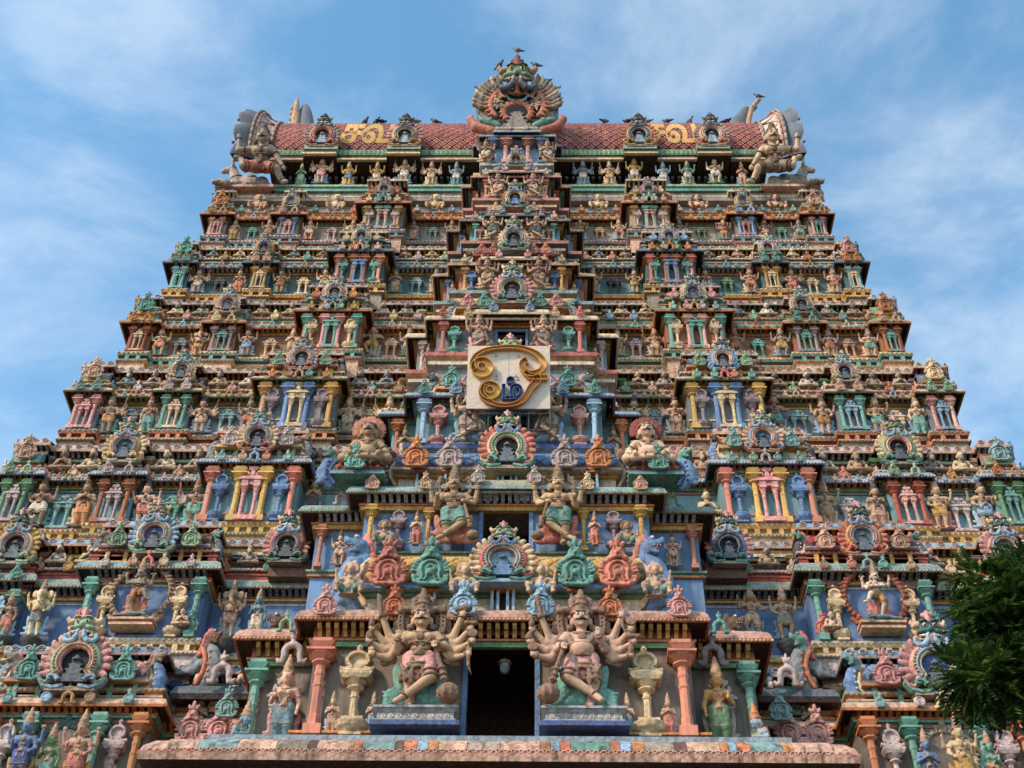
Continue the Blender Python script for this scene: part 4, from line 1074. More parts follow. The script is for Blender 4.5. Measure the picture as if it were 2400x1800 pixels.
# ------------------------------------------------------------------ the projecting central bay
CBAY = {
    1: dict(Y=22.5, wi=3.75, wo=5.1, zf=14.48, zt=16.59, lip=16.98, kt=17.36, dw=.66, dt=16.78, zn=19.3, wall='cement', arch=('green', 'orange'), corb='mustard', kap=('peach@0.6', 'orange', 'cream'), pil='salmon', lamp='cream', vhw=2.95, vz=18.0, vr=.9, tile='yellow', vbase='brown', eave=('lblue', 'blue')),
    2: dict(Y=23.9, wi=3.3, wo=4.5, zf=20.05, zt=21.27, lip=21.5, kt=21.85, dw=.53, dt=21.5, zn=23.6, wall='blue', arch=('yellow', 'orange'), corb='sky', kap=('aqua', 'stone', 'lgreen'), pil='yellow', lamp='lilac', vhw=2.7, vz=22.5, vr=.52, tile='blue', vbase='slate', eave=('pale', 'red')),
    3: dict(Y=24.9, wi=2.4, wo=3.1, zf=24.1, zt=25.64, lip=25.66, kt=25.96, dw=.45, dt=25.3, zn=28.2, wall='tealblue', arch=('teal', 'orange'), corb='orange', kap=('lblue', 'lilac', 'dblue'), pil='lblue', lamp='pink', vhw=1.9, vz=26.2, vr=.42, tile='pink', vbase='plum', eave=('orange', 'pale')),
    4: dict(Y=25.9, wi=2.15, wo=2.75, zf=28.5, zt=29.75, lip=29.77, kt=30.08, dw=.4, dt=29.6, zn=32.0, wall='grey', arch=('yellow', 'orange'), corb='lgreen', kap=('cream', 'pale', 'salmon'), pil='salmon', lamp='teal', vhw=1.6, vz=30.5, vr=.38, tile='mustard', vbase='brown', eave=('mustard', 'aqua')),
    5: dict(Y=26.9, wi=1.7, wo=2.2, zf=32.3, zt=33.38, lip=33.4, kt=33.68, dw=.33, dt=33.3, zn=35.5, wall='orange', arch=('cream', 'red'), corb='yellow', kap=('stone', 'cream', 'aqua'), pil='yellow', lamp='blue', vhw=1.25, vz=34.15, vr=.34, tile='lilac', vbase='slate', eave=('red', 'rust')),
    6: dict(Y=27.7, wi=1.5, wo=1.95, zf=35.7, zt=36.63, lip=36.65, kt=36.92, dw=.3, dt=36.55, zn=38.8, wall='tealblue', arch=('yellow', 'stone'), corb='pale', kap=('slate', 'stone', 'salmon'), pil='teal', lamp='pink', vhw=1.0, vz=37.4, vr=.3, tile='pink', vbase='plum', eave=('dblue', 'teal')),
    7: dict(Y=28.4, wi=1.25, wo=1.6, zf=38.95, zt=40.03, lip=40.05, kt=40.32, dw=.27, dt=39.95, zn=42.0, wall='brown', arch=('teal', 'rust'), corb='orange', kap=('stone', 'peach', 'pink'), pil='salmon', lamp='cream', vhw=.85, vz=40.7, vr=.28, tile='cream', vbase='plum', eave=('tan', 'pink')),
    8: dict(Y=29.1, wi=1.1, wo=1.35, zf=42.0, zt=43.58, lip=43.6, kt=43.88, dw=.2, dt=43.4, zn=44.3, wall='lblue', arch=('lblue', 'slate'), corb='slate', kap=('lblue', 'sky', 'cream'), pil='blue', lamp='pink', vhw=0, vz=0, vr=0, tile='', vbase='', eave=('', '')),
}
GX = {1: 1.58, 2: 1.2, 3: 1.03, 4: .92, 5: .8, 6: .73, 7: .62, 8: 1.15}
GH = {2: 2.2, 3: 1.8, 4: 1.45, 5: 1.42, 6: 1.3, 7: 1.35, 8: 1.3}
ROOMDARK = 'night'
def cplan(c):
    y = c['Y']; wi, wo = c['wi'], c['wo']; yo = y + (.7 if wi > 2 else .45)
    l = [(-wo, y + 4), (-wo, yo), (-wi, yo), (-wi, y)]
    return l + [(-a, b) for a, b in reversed(l)], yo
def cbay(k):
    c = CBAY[k]; pl, yo = cplan(c)
    y, wi, wo, zf, zt, lip, kt, dw, dt, zn = (c[q] for q in ('Y', 'wi', 'wo', 'zf', 'zt', 'lip', 'kt', 'dw', 'dt', 'zn'))
    hp = zt - zf; mh = .4 if k == 2 else 1.0
    zb = zf - (1.6 if k > 1 else 1.2)
    # side walls, and the front wall built round the doorway
    b = MB()
    b.sweep([(-wo, y + 4), (-wo, yo), (-wi, yo), (-wi, y)], [(0, zb, 0), (0, zt + .35, 0)])
    b.sweep([(wi, y), (wi, yo), (wo, yo), (wo, y + 4)], [(0, zb, 0), (0, zt + .35, 0)])
    b.box(-wi + .001, -dw, y, y + .3, zb, zt + .35); b.box(dw, wi - .001, y, y + .3, zb, zt + .35)
    b.box(-dw, dw, y, y + .3, dt, zt + .35); b.box(-dw, dw, y, y + .3, zb, zf)
    part('central_wall', b.mesh('central_wall', ('~' + c['wall'] + '@0.7',)))
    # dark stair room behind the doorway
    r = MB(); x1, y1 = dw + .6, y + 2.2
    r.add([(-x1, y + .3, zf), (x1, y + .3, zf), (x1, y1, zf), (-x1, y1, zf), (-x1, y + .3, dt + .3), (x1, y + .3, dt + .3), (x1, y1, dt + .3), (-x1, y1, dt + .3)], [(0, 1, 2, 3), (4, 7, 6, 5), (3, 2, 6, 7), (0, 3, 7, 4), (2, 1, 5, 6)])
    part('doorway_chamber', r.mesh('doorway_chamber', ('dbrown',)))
    fr = MB(); f = .1 if k < 3 else .07
    for s in (-1, 1): fr.box(min(s * dw, s * (dw + f)), max(s * dw, s * (dw + f)), y - .05, y + .1, zf, dt)
    fr.box(-dw - f, dw + f, y - .06, y + .1, dt, dt + f)
    part('door_frame', fr.mesh('door_frame', ('blue' if k in (1, 2, 4, 8) else c['arch'][0],)))
    part('floor_moulding', MB().sweep(pl, [(0, zf - .42 * mh, 1), (.18 * mh, zf - .4 * mh, 1), (.18 * mh, zf - .28 * mh, 1), (.1 * mh, zf - .26 * mh, 0), (.1 * mh, zf - .16 * mh, 0), (.26 * mh, zf - .12 * mh, 2), (.28 * mh, zf, 2), (.0, zf, 2)]).mesh('floor_moulding', (c['kap'][0], c['kap'][1] if k > 2 else c['arch'][1], c['kap'][2])))
    part('architrave', MB().sweep(pl, [(.0, zt - .02, 0), (.1, zt - .02, 0), (.1, zt + .1, 0), (.14, zt + .1, 1), (.14, zt + .15, 1), (.06, zt + .15, 1), (.06, lip + .2, 1)]).mesh('architrave', c['arch']))
    corbels(pl, zt + .15, max(lip + .05, zt + .3), .17 if k < 3 else .15, .28 if k < 3 else .2, .085, c['corb'], .06, .02)
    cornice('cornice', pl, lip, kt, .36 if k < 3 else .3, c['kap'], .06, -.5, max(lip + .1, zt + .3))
    if k < 4: dentils(pl, lip + .01,   .435 if k < 3 else .375, .08, .04, c['kap'][2])
    # hood over the door
    hw = dw + .62 if k < 3 else dw + .35
    hp2 = [(-hw, y + .3), (-hw, y - .16), (hw, y - .16), (hw, y + .3)]
    if k > 1: cornice('door_hood', hp2, lip + .06, kt + .1, .3, (c['kap'][1], c['kap'][0], c['kap'][2]), .06, -.4); corbels(hp2, zt + .17, zt + .3, .14, .2, .07, c['corb'], .0, .02)
    # pillars and lamp columns
    for s in (-1, 1):
        part('pilaster', ME['pilaster'], (s * (wi - .2), y - .2, zf), (hp * .95, hp * .9, hp), mats=('~' + c['pil'],))
        if k < 8: part('pilaster', ME['pilaster'], (s * (wo - .16), yo - .16, zf), (hp * .8, hp * .8, hp), mats=({1: '~teal', 2: '~salmon', 3: 'orange', 4: 'lav', 5: 'blue', 6: 'blue', 7: 'rust'}[k],))
        if k < 8: part('lamp_column', ME['lamp'], (s * (wi - (wi - dw) * .3), y - .16, zf), (hp * 1.0, hp * .9, hp), mats=(c['lamp'],))
        else: part('pilaster', ME['pilaster'], (s * .42, y - .2, zf), (hp * 1.1, hp, hp), mats=('pink',))
        if 1 < k < 8:
            statue(['four', 'lady', 'four2', 'anjali'][k % 4], (s * ((wi + wo) / 2 - .05), yo - .2, zf + .01), hp * .82, f"{'left' if s < 0 else 'right'} attendant standing just outside the central pillars of the {ORD[k]} storey", ['tan', 'skin', 'peach'][k % 3], ['cream', 'mustard', 'peach'][k % 3], 'brown', 'stone', group='attendants beside the central pillars', flip=s > 0, name='attendant_statue')
        if k < 0:
            for q_ in np.linspace(.42, .86, 3 if k < 3 else 2):
                xq = s * (dw + (wi - dw) * q_ - .1)
                rel = MB()
                for j_ in range(5):
                    rel.tube(arc(xq + (.1 if j_ % 2 else -.1), zf + .35 + .27 * j_, .11, 0, 300, 10), .022, .02, 5, 0, y - .01)
                part('wall_scrolls', rel.mesh('wall_scrolls', ({1: 'cement', 2: 'lblue', 3: 'aqua'}[k],)), kind='stuff')
        if k < 2: part('aedicule', ME['aed'], (s * (wi + wo) / 2 * 1.0, yo - .1, zf), (hp * .4, hp * .5, hp * .9), mats=(['cream', 'lav', 'teal', 'pink'][k % 4],))
    if k == 2:
        for s in (-1, 1):
            part('pilaster', ME['pilaster'], (s * 1.78, y - .12, zf), (hp * .8, hp * .7, hp), mats=('~yellow',))
            statue('anjali', (s * 2.02, y - .3, zf), .95, f"small praying attendant between the yellow pillars of the second storey, {'left' if s < 0 else 'right'} side", 'peach', 'salmon', 'umber', 'stone', group='attendants between the second storey pillars', name='attendant_statue')
            statue('cherub', (s * 2.75, y - .3, zf), .7, f"squatting dwarf at the yellow corner pillar of the second storey, {'left' if s < 0 else 'right'} side", 'tan', 'teal', 'umber', 'stone', flip=s < 0, name='dwarf_statue')
    # plaques on the cornice
    yq = y - (.46 if k < 3 else .4); zq = lip + .08; s_ = .6 if k == 1 else (.42 if k < 4 else .34)
    cs = {1: ['lblue', 'orange', 'pink'], 2: ['lav', 'cream', 'peach'], 3: ['blue', 'lblue', 'teal'], 4: ['lblue', 'cream', 'salmon'], 5: ['pink', 'salmon', 'cream'], 6: ['teal', 'salmon', 'pink'], 7: ['lav', 'peach', 'cream'], 8: ['lav']}[k]
    for s in (-1, 1):
        for j, cc in enumerate(cs):
            x = s * (dw + .12 + (wi - dw - .3) * j / 2)
            plaque(x, yq - (.12 if j == 0 and k > 1 else 0), zq + (.1 if j == 0 and k > 1 else 0), s_ * (1.15 if k == 1 and j == 0 else 1), cc, 0 if k < 5 else 1)
        if k < 8: plaque(s * (wi + wo) / 2, yo - .6, lip + .08, .45 if k < 3 else .3, rng.choice(PLQ), 2)
    if k == 8: return
    # little barrel-roofed shrine above the cornice
    yv = y - .12; vz, vh = c['vz'], c['vhw']
    b = MB(); b.box(-vh + .1, vh - .1, yv + .25, yv + 1.6, kt - .1, vz, 0); b.box(-vh, vh, yv + .12, yv + .25, kt - .05, kt + .05, 1); b.box(-vh + .05, vh - .05, yv + .16, yv + .3, vz - .1, vz - .01, 1)
    part('shrine_base', b.mesh('shrine_base', ('pale' if k < 3 else c['wall'], c['arch'][0])))
    b = MB()
    nwin = [.31, .56] if k < 3 else ([.4, .72] if k < 5 else [.55])
    for q in nwin:
        for s in (-1, 1):
            x = s * vh * q / .62 * .62 if k > 2 else s * vh * (q + .2)
            b.box(x - .12, x - .06, yv + .05, yv + .24, kt, vz - .02, 0); b.box(x + .06, x + .12, yv + .05, yv + .24, kt, vz - .02, 0); b.box(x - .06, x + .06, yv + .2, yv + .244, kt, vz - .02, 1); b.box(x - .18, x + .18, yv + .0, yv + .24, vz - .06, vz + .03, 2); b.box(x - .16, x + .16, yv + .0, yv + .24, kt, kt + .05, 0)
    for q in (-.22, -.1, .1, .22): b.box(q - .03, q + .03, yv - .0, yv + .2, kt, vz - .02, 0)
    b.box(-.3, .3, yv - .05, yv + .2, vz - .04, vz + .04, 2); b.box(-.1, .1, yv + .14, yv + .2, kt, vz - .04, 1)
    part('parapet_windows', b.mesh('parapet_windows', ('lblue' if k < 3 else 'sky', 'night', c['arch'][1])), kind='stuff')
    vault(-vh, vh, yv, vz, c['vr'], c['tile'], c['vbase'], c['eave'], int(vh * (5.5 if k < 3 else 8)), na=3)
    ks = {1: 1.22, 2: 1.2, 3: 1.1, 4: 1.1, 5: .98, 6: .86, 7: .7}[k]
    kc = {1: ('salmon', 'aqua', 'peach'), 2: ('peach', 'teal', 'cream'), 3: ('pink', 'lblue', 'cream'), 4: ('pink', 'aqua', 'cream'), 5: ('cream', 'pink', 'lblue'), 6: ('cream', 'lblue', 'yellow'), 7: ('lav', 'grey', 'yellow')}[k]
    kudu(0, yv - .22, vz + (.08 if k != 2 else -.06), ks, kc, {1: 'cream', 2: 'salmon', 3: 'pink', 4: 'pink', 5: 'peach', 6: 'salmon', 7: 'lav'}[k], k <= 4, shrine='blue' if k in (1, 6) else 'slate', tusk='blue' if k < 3 else 'lblue', back='lblue' if k == 1 else 'stone', zs=.88 if k == 1 else 1.05, fh=.46 if k < 3 else None, niche='lblue' if k == 1 else None, face='lgreen' if k % 2 else 'green')
    pq = {1: ['teal', 'salmon'], 2: ['lav', 'orange'], 3: ['lav', 'teal'], 4: ['teal', 'pink'], 5: ['salmon', 'salmon'], 6: ['cream'], 7: ['lblue']}[k]
    for s in (-1, 1):
        for j, cc in enumerate(pq):
            x = s * vh * ((.51 + .30 * j) if len(pq) > 1 else .65)
            plaque(x, yv - .12, vz - .05, {1: 1.0, 2: .8, 3: .62, 4: .5, 5: .42, 6: .36, 7: .34}[k], cc, 0)
        fs = {1: 1.55, 2: 1.0, 3: .95, 4: .85, 5: .7, 6: .6, 7: .5}[k]
        part('shell_gable', ME['fan'], (s * (vh + .12), yv + .35, vz - .25), ((1 if s < 0 else -1) * fs, fs * .8, fs), mats=({1: 'blue', 2: 'dgrey', 3: 'grey', 4: 'grey', 5: 'slate', 6: 'teal', 7: 'stone'}[k], None, 'blue' if k == 1 else ['dteal', 'teal', 'brown'][k % 3], 'salmon', None))
    if k > 1: part('pot_finial', MB().lathe([(0, 0), (.12, .04), (.16, .14), (.1, .22), (.04, .26), (.07, .3), (0, .36)], 10).mesh('pot_finial', ('brown',), True), (0, y - .0, zf - .1 + .02), .6)
for k in CBAY:
    cbay(k)

# guardians flanking each doorway
for k in range(2, 9):
    c = CBAY[k]
    for s in (-1, 1):
        sd = 'left' if s < 0 else 'right'
        statue('guard', (s * GX[k], c['Y'] - .3, c['zf'] + .01), GH[k], f"{sd} guardian with crossed legs and mace beside the {ORD[k] if k < 8 else 'topmost'} storey central doorway", ['skin', 'peach', 'tan'][k % 3], {2: 'teal', 3: 'stone', 4: 'stone', 5: 'tan', 6: 'dteal', 7: 'cream', 8: 'pale'}[k], 'umber' if k < 5 else 'brown', {2: 'salmon', 3: 'lblue', 4: 'pink'}.get(k, 'cream'), cat='guardian statue', group='guardians beside the upper doorways', flip=s > 0, name='guardian_statue', wide=1.2)

# ---- first storey: great ten-armed guardians on their plinths
c1 = CBAY[1]
PB = MB()
PB.box(-.84, .84, -.40, .4, 0, .1, 0); PB.box(-.76, .76, -.36, .4, .1, .15, 1); PB.box(-.72, .72, -.3, .4, .15, .31, 1); PB.tbox(0, .03, .31, .37, (.74, .34), (.8, .4), 1); PB.box(-.81, .81, -.39, .4, .37, .42, 1)
for i in range(9):
    PB.lathe([(.045, 0), (.045, .02), (.02, .03), (.0, .04)], 8, 1, (0, 0)) if False else None
pm = PB.mesh('guardian_plinth', ('dblue@0.7', 'shell'))
ros = MB(); ros.tube(arc(0, 0, .036, 0, 360, 12), .012, .012, 6, 0); ros.lathe([(.014, -.01), (.014, .01)], 8); ros = ros.mesh('rosette', ('pale',))
for s in (-1, 1):
    sd = 'left' if s < 0 else 'right'
    x = s * GX[1]
    p_ = part('guardian_plinth', pm, (x, c1['Y'] - .32, c1['zf'] - .02))
    for i in range(9):
        obj('rosette', ros, (-.6 + .15 * i, -.31, .23), None, None, p_)
    statue('hero' if s < 0 else 'hero2', (x, c1['Y'] - .45, c1['zf'] + .4), 2.72, f"large ten-armed guardian with moustache on blue plinth, {sd} of the lowest doorway", 'tan@0.35' if s < 0 else 'skin@0.4', 'pink@0.5', 'umber', 'teal@0.5', cat='guardian statue', flip=s > 0, name='guardian_statue', tilt=R(4)).scale.x *= 1.12
    # small attendants between the pillars
    for j, xx in enumerate((3.2, 2.42)):
        statue('anjali', (s * xx, c1['Y'] - .18, c1['zf'] + .03), .92, f"small praying attendant {'beside the coral pillar' if j == 0 else 'beside the great guardian'}, {sd} of the lowest doorway", ['peach', 'skin'][j], ['peach', 'lblue'][j] if s < 0 else ['salmon', 'tealblue'][j], 'tan', 'lblue', group='small attendants of the lowest doorway', name='attendant_statue')
    part('base_rail', MB().box(-.72, .72, -.1, .2, 0, .06).box(-.78, .78, -.16, .2, .06, .12).box(-.72, .72, -.12, .2, .12, .19).box(-.8, .8, -.18, .2, .19, .24).mesh('base_rail', ('orange',)), (s * 3.18, c1['Y'] - .14, c1['zf'] - .16))
    statue('lady', (s * 4.25, c1['Y'] + .42, c1['zf'] + .02), 2.05, f"{'peach goddess in blue leggings' if s < 0 else 'golden goddess in green leggings'} under a scrolled arch, {sd} end of the lowest ledge", 'peach' if s < 0 else 'yellow', 'tealblue' if s < 0 else 'green', 'tan', 'pink' if s < 0 else 'stone', flip=s > 0, name='goddess_statue')
    plaque(s * 4.25, c1['Y'] + .3, c1['zf'] + 1.95, .7, 'lav' if s < 0 else 'lilac', 2)
    statue('kneel', (s * 4.98, c1['Y'] - .05, c1['zf'] - .3), 1.15, f"{'blue' if s < 0 else 'white and blue'} kneeling devotee with folded hands at the {sd} end of the lowest ledge", 'tealblue' if s < 0 else 'sky', 'stone' if s < 0 else 'teal', 'tan' if s < 0 else 'orange', 'cream', rot=R(60 * -s), name='devotee_statue')
    # dwarfs above the first cornice
    for j, (xx, zz) in enumerate(((.78, 17.62), (3.15, 17.62))):
        statue('cherub', (s * xx, c1['Y'] - .3, zz), .85, f"squatting dwarf raising one arm, {'beside the central gable' if j == 0 else 'at the end'} of the first parapet, {sd} side", 'skin', 'teal' if j else 'lblue', 'peach', 'pink', group='dwarfs on the first parapet', flip=s < 0, name='dwarf_statue')
    vault(min(s * 2.9, s * 4.1), max(s * 2.9, s * 4.1), 23.3, 21.95, .3, 'tile', 'brown', ('teal', 'blue'), 6, na=2)
    part('shell_gable', ME['fan'], (s * 4.15, 23.5, 21.75), (s * -1.0, .9, .95), mats=('blue', 'dblue', 'teal', 'salmon', None))
    plaque(s * 3.55, 23.2, 22.0, .62, 'teal', 0)
    # huge seated giants with flaming hair above the second storey
    statue('giantseat', (s * 3.35, 23.55, 22.25), 1.6, f"big-bellied seated giant with flaming {'pink' if s < 0 else 'red'} hair and moustache, {sd} of the signboard", 'tan@0.4' if s < 0 else 'skin@0.5', 'grey', 'umber', 'salmon' if s < 0 else 'red', cat='giant statue', name='giant_statue')
# ledge and painted frieze below the lowest doorway
LP = [(-5.2, 27), (-5.2, 22.1), (5.2, 22.1), (5.2, 27)]
part('lower_ledge', MB().sweep(LP, [(-.3, 13.95, 0), (.12, 13.97, 1), (.12, 14.06, 1), (.04, 14.08, 0), (.04, 14.17, 0), (.18, 14.19, 2), (.2, 14.3, 2), (-.6, 14.32, 2)]).mesh('lower_ledge', ('lblue', 'dblue', 'sky')))
dentils(LP, 14.1, .05, .11, .06, 'pale')
FP = [(-6.1, 27), (-6.1, 21.55), (6.1, 21.55), (6.1, 27)]
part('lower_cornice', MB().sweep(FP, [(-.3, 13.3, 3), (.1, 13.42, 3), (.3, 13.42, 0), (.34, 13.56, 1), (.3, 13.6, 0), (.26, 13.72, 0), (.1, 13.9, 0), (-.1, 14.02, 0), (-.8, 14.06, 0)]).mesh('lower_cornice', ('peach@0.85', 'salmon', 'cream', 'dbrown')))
fcol = ['peach', 'aqua', 'peach', 'stone', 'brown', 'peach', 'orange', 'aqua', 'brown', 'orange', 'lblue', 'orange', 'peach', 'stone', 'peach', 'orange', 'lblue', 'orange', 'teal', 'orange', 'lblue', 'orange', 'stone', 'plum', 'peach', 'orange', 'lblue', 'orange', 'aqua', 'orange', 'peach']
fw = np.array([1.5 if q in ('aqua', 'teal', 'peach', 'stone') else .5 for q in fcol]) * np.array([.75 + .5 * rng.random() for q in fcol]); xs = np.concatenate([[0], np.cumsum(fw)]); xs = -5.95 + 11.9 * xs / xs[-1]
for i, cc in enumerate(fcol):
    w = (xs[i + 1] - xs[i]); sc_ = MB()
    V = []
    for (y_, z_) in ((21.55 - .305, 13.62), (21.55 - .265, 13.73), (21.55 - .105, 13.91), (21.55 + .08, 14.02)):
        V += [(xs[i] + .006, y_ - .012, z_ + .012), (xs[i + 1] - .006, y_ - .012, z_ + .012)]
    sc_.add(V, [(2 * j, 2 * j + 1, 2 * j + 3, 2 * j + 2) for j in range(3)])
    part('frieze_panel', sc_.mesh('frieze_panel', (cc + '@0.9',)))
sc_ = MB()
for i in range(90):
    x = -6.2 + 12.4 * i / 89
    sc_.tube(arc(x, 13.56, .055, 0, 180, 6), .016, .02, 5, 0, 21.22)
part('lotus_course', sc_.mesh('lotus_course', ('peach',)), kind='stuff')
sc_ = MB()
for i in range(84):
    sc_.lathe([(.05, 0), (.065, .06), (.04, .14)], 6, 0, (-6.0 + 12.0 * i / 83, 21.6))
part('rafter_ends', sc_.mesh('rafter_ends', ('mustard',)), (0, 0, 13.22), kind='stuff')
# lantern in the lowest doorway
L_ = bpy.data.objects.new('hanging_lantern', None); col.objects.link(L_); L_.location = (.06, 22.75, 16.28); tag(L_, 'glass bulkhead lantern hanging in the lowest dark doorway', 'lantern')
obj('cap', MB().lathe([(.12, .12), (.14, .14), (.12, .17), (.07, .2), (.02, .22)], 12).mesh('cap', ('stone',)), parent=L_)
obj('glass', MB().lathe([(.03, -.1), (.08, -.06), (.1, .0), (.1, .12)], 12).mesh('glass', ('grey@0.1',), True), parent=L_)
obj('chain', MB().bar((0, 0, .2), (0, 0, .58), .012).mesh('chain', ('dgrey',)), parent=L_)

# ---- second storey wings: dancing deities in rings, elephant-headed deities, attendants
t2 = T[2]; Y2 = t2['y']
ring = SC(.016)
pts = [(x, 0, z) for x, z in [(.36, -.42), (.3, -.5), (.22, -.46)] + arc(0, 0, .4, -50, 230, 29, .5) + [(-.22, -.46), (-.3, -.5), (-.36, -.42)]]
ring.poly(pts, .035, .01)
for i in range(30):
    a = R(-50 + 280 * i / 29); ring.ell((.44 * math.cos(a), -.02, .54 * math.sin(a)), .03, .01); ring.ell((.4 * math.cos(a), -.04, .5 * math.sin(a)), .018, .005)
ring.ell((0, -.02, .64), (.06, .05, .09), .02); ring.ell((.1, 0, .58), (.06, .04, .03), .02); ring.ell((-.1, 0, .58), (.06, .04, .03), .02)
ring_me = sculpt_mesh('aureole', [(ring, 0)], ('brown',))
dw_ = SC(.02); dw_.ell((0, 0, .1), (.2, .1, .08), .03); dw_.ell((-.26, -.02, .18), .075, .02); dw_.cap((.15, 0, .09), (.42, -.04, .05), .06, .04, .03); dw_.cap((-.15, -.05, .12), (-.34, -.1, .03), .04, .03, .02); dw_.cap((-.24, .02, .24), (-.28, .03, .32), .05, .03, .02)
dw_me = sculpt_mesh('dwarf', [(dw_, 0)], ('tealblue',))
for s in (-1, 1):
    sd = 'left' if s < 0 else 'right'
    x = s * 8.54; y = Y2 - .5 - .3; z = t2['z0'] - .1
    a_ = part('pedestal', MB().box(-.5, .5, -.1, .25, 0, .06).box(-.44, .44, -.06, .25, .06, .12).box(-.52, .52, -.14, .25, .12, .18).mesh('pedestal', ('peach',)), (x, y, z))
    au = obj('aureole', ring_me, (x, y + .12, z + 1.0), (1.72, 1.4, 1.5), None, None, ('umber' if s < 0 else 'rust',)); tag(au, f"beaded brown ring around the dancing deity on the {sd} wing", 'aureole')
    statue('natar', (x, y - .02, z + .28), 1.5, f"dancing deity with raised leg inside a beaded ring, {sd} wing", 'stone' if s < 0 else 'pale', 'rust' if s < 0 else 'mustard', 'tan', 'orange' if s < 0 else 'salmon', flip=s < 0, name='dancing_statue')
    d_ = obj('dwarf_statue', dw_me, (x, y - .1, z + .18), (s * 1.0, 1, .8), None, None, ('grey' if s < 0 else 'tealblue',)); tag(d_, f"small crouching dwarf under the dancing deity's foot, {sd} wing", 'statue')
    for j, (xx, kd, sk, cl, H) in enumerate(((11.05, 'ganesha', 'cream', 'grey', 1.95), (6.5, 'ganesha', 'skin', 'peach', 1.95), (5.85, 'lady', 'tealblue', 'pale', 1.7), (11.75, 'lady', 'tan', 'salmon', 1.6)) if s < 0 else ((6.5, 'four2', 'skin', 'stone', 1.9), (5.75, 'dancer', 'tan', 'peach', 1.75), (11.05, 'many', 'tan', 'mustard', 1.9), (11.8, 'lady', 'peach', 'salmon', 1.7))):
        b_ = MB().lathe([(.02, -.32), (.14, -.24), (.24, -.06), (.26, 0)], 10).mesh('bracket', ('dgrey',), True)
        part('bracket', b_, (s * xx, Y2 + REC - .3, z + .12))
        statue(kd, (s * xx, Y2 + REC - .3, z + .13), H * .82, f"{WORD.get(sk, sk)} {KW[kd]} on the {'outer' if xx > 10 else 'inner'} side of the ringed dancer, {sd} wing", sk, cl, 'tan', 'lblue', flip=s > 0)
    for q in (-1, 1):
        part('pilaster', ME['pilaster'], (x + q * .92, Y2 - .55, z), (1.1, .9, 1.48), mats=('~plum',))
        plaque(x + q * 1.3, Y2 - .62, z - .02, .5, ['salmon', 'teal'][q > 0], 0)
        statue('sage2' if q > 0 else 'sage', (x + q * 1.12, Y2 - .72, z + .02), .55, f"tiny {'praying' if q > 0 else 'bearded'} devotee at the foot of the ringed dancer, {sd} wing", 'peach', 'cream', 'brown', 'stone', group='tiny devotees below the ringed dancers', name='seated_statue')
    # shrine with gable between the wing and the central bay
    b = MB(); b.box(s * 5.25 - .5, s * 5.25 + .5, Y2 - .3, Y2 + .8, 20.7, 21.2, 0); part('shrine_base', b.mesh('shrine_base', ('brown',)))
    kudu(s * 5.35, Y2 - .45, 21.1, 1.02, ('salmon', 'blue', 'peach') if s < 0 else ('blue', 'plum', 'lblue'), 'pink', True, face='dteal')
    part('shell_gable', ME['fan'], (s * 5.05, Y2 - 1.1, 17.5), (-s * 1.25, 1.0, 1.3), mats=('stone', 'tan', 'brown', 'plum', None))
    part('shell_gable', ME['fan'], (s * 6.6, Y2 - .9, 17.3), (s * 1.1, 1.0, 1.2), mats=('grey', 'orange', 'brown' if s < 0 else 'teal', 'salmon', None))
# ---- third storey: figures beside the central bay
t3 = T[3]; Y3 = t3['y']
for s in (-1, 1):
    sd = 'left' if s < 0 else 'right'
    statue('anjali' if s < 0 else 'sage2', (s * 5.15, Y3 + REC - .3, t3['z0'] + .05), 1.35 if s < 0 else .95, f"{'dark standing musician' if s < 0 else 'small seated deity'} beside the central bay, third storey {sd}", 'tan' if s < 0 else 'cream', 'dgrey', 'brown', 'stone')
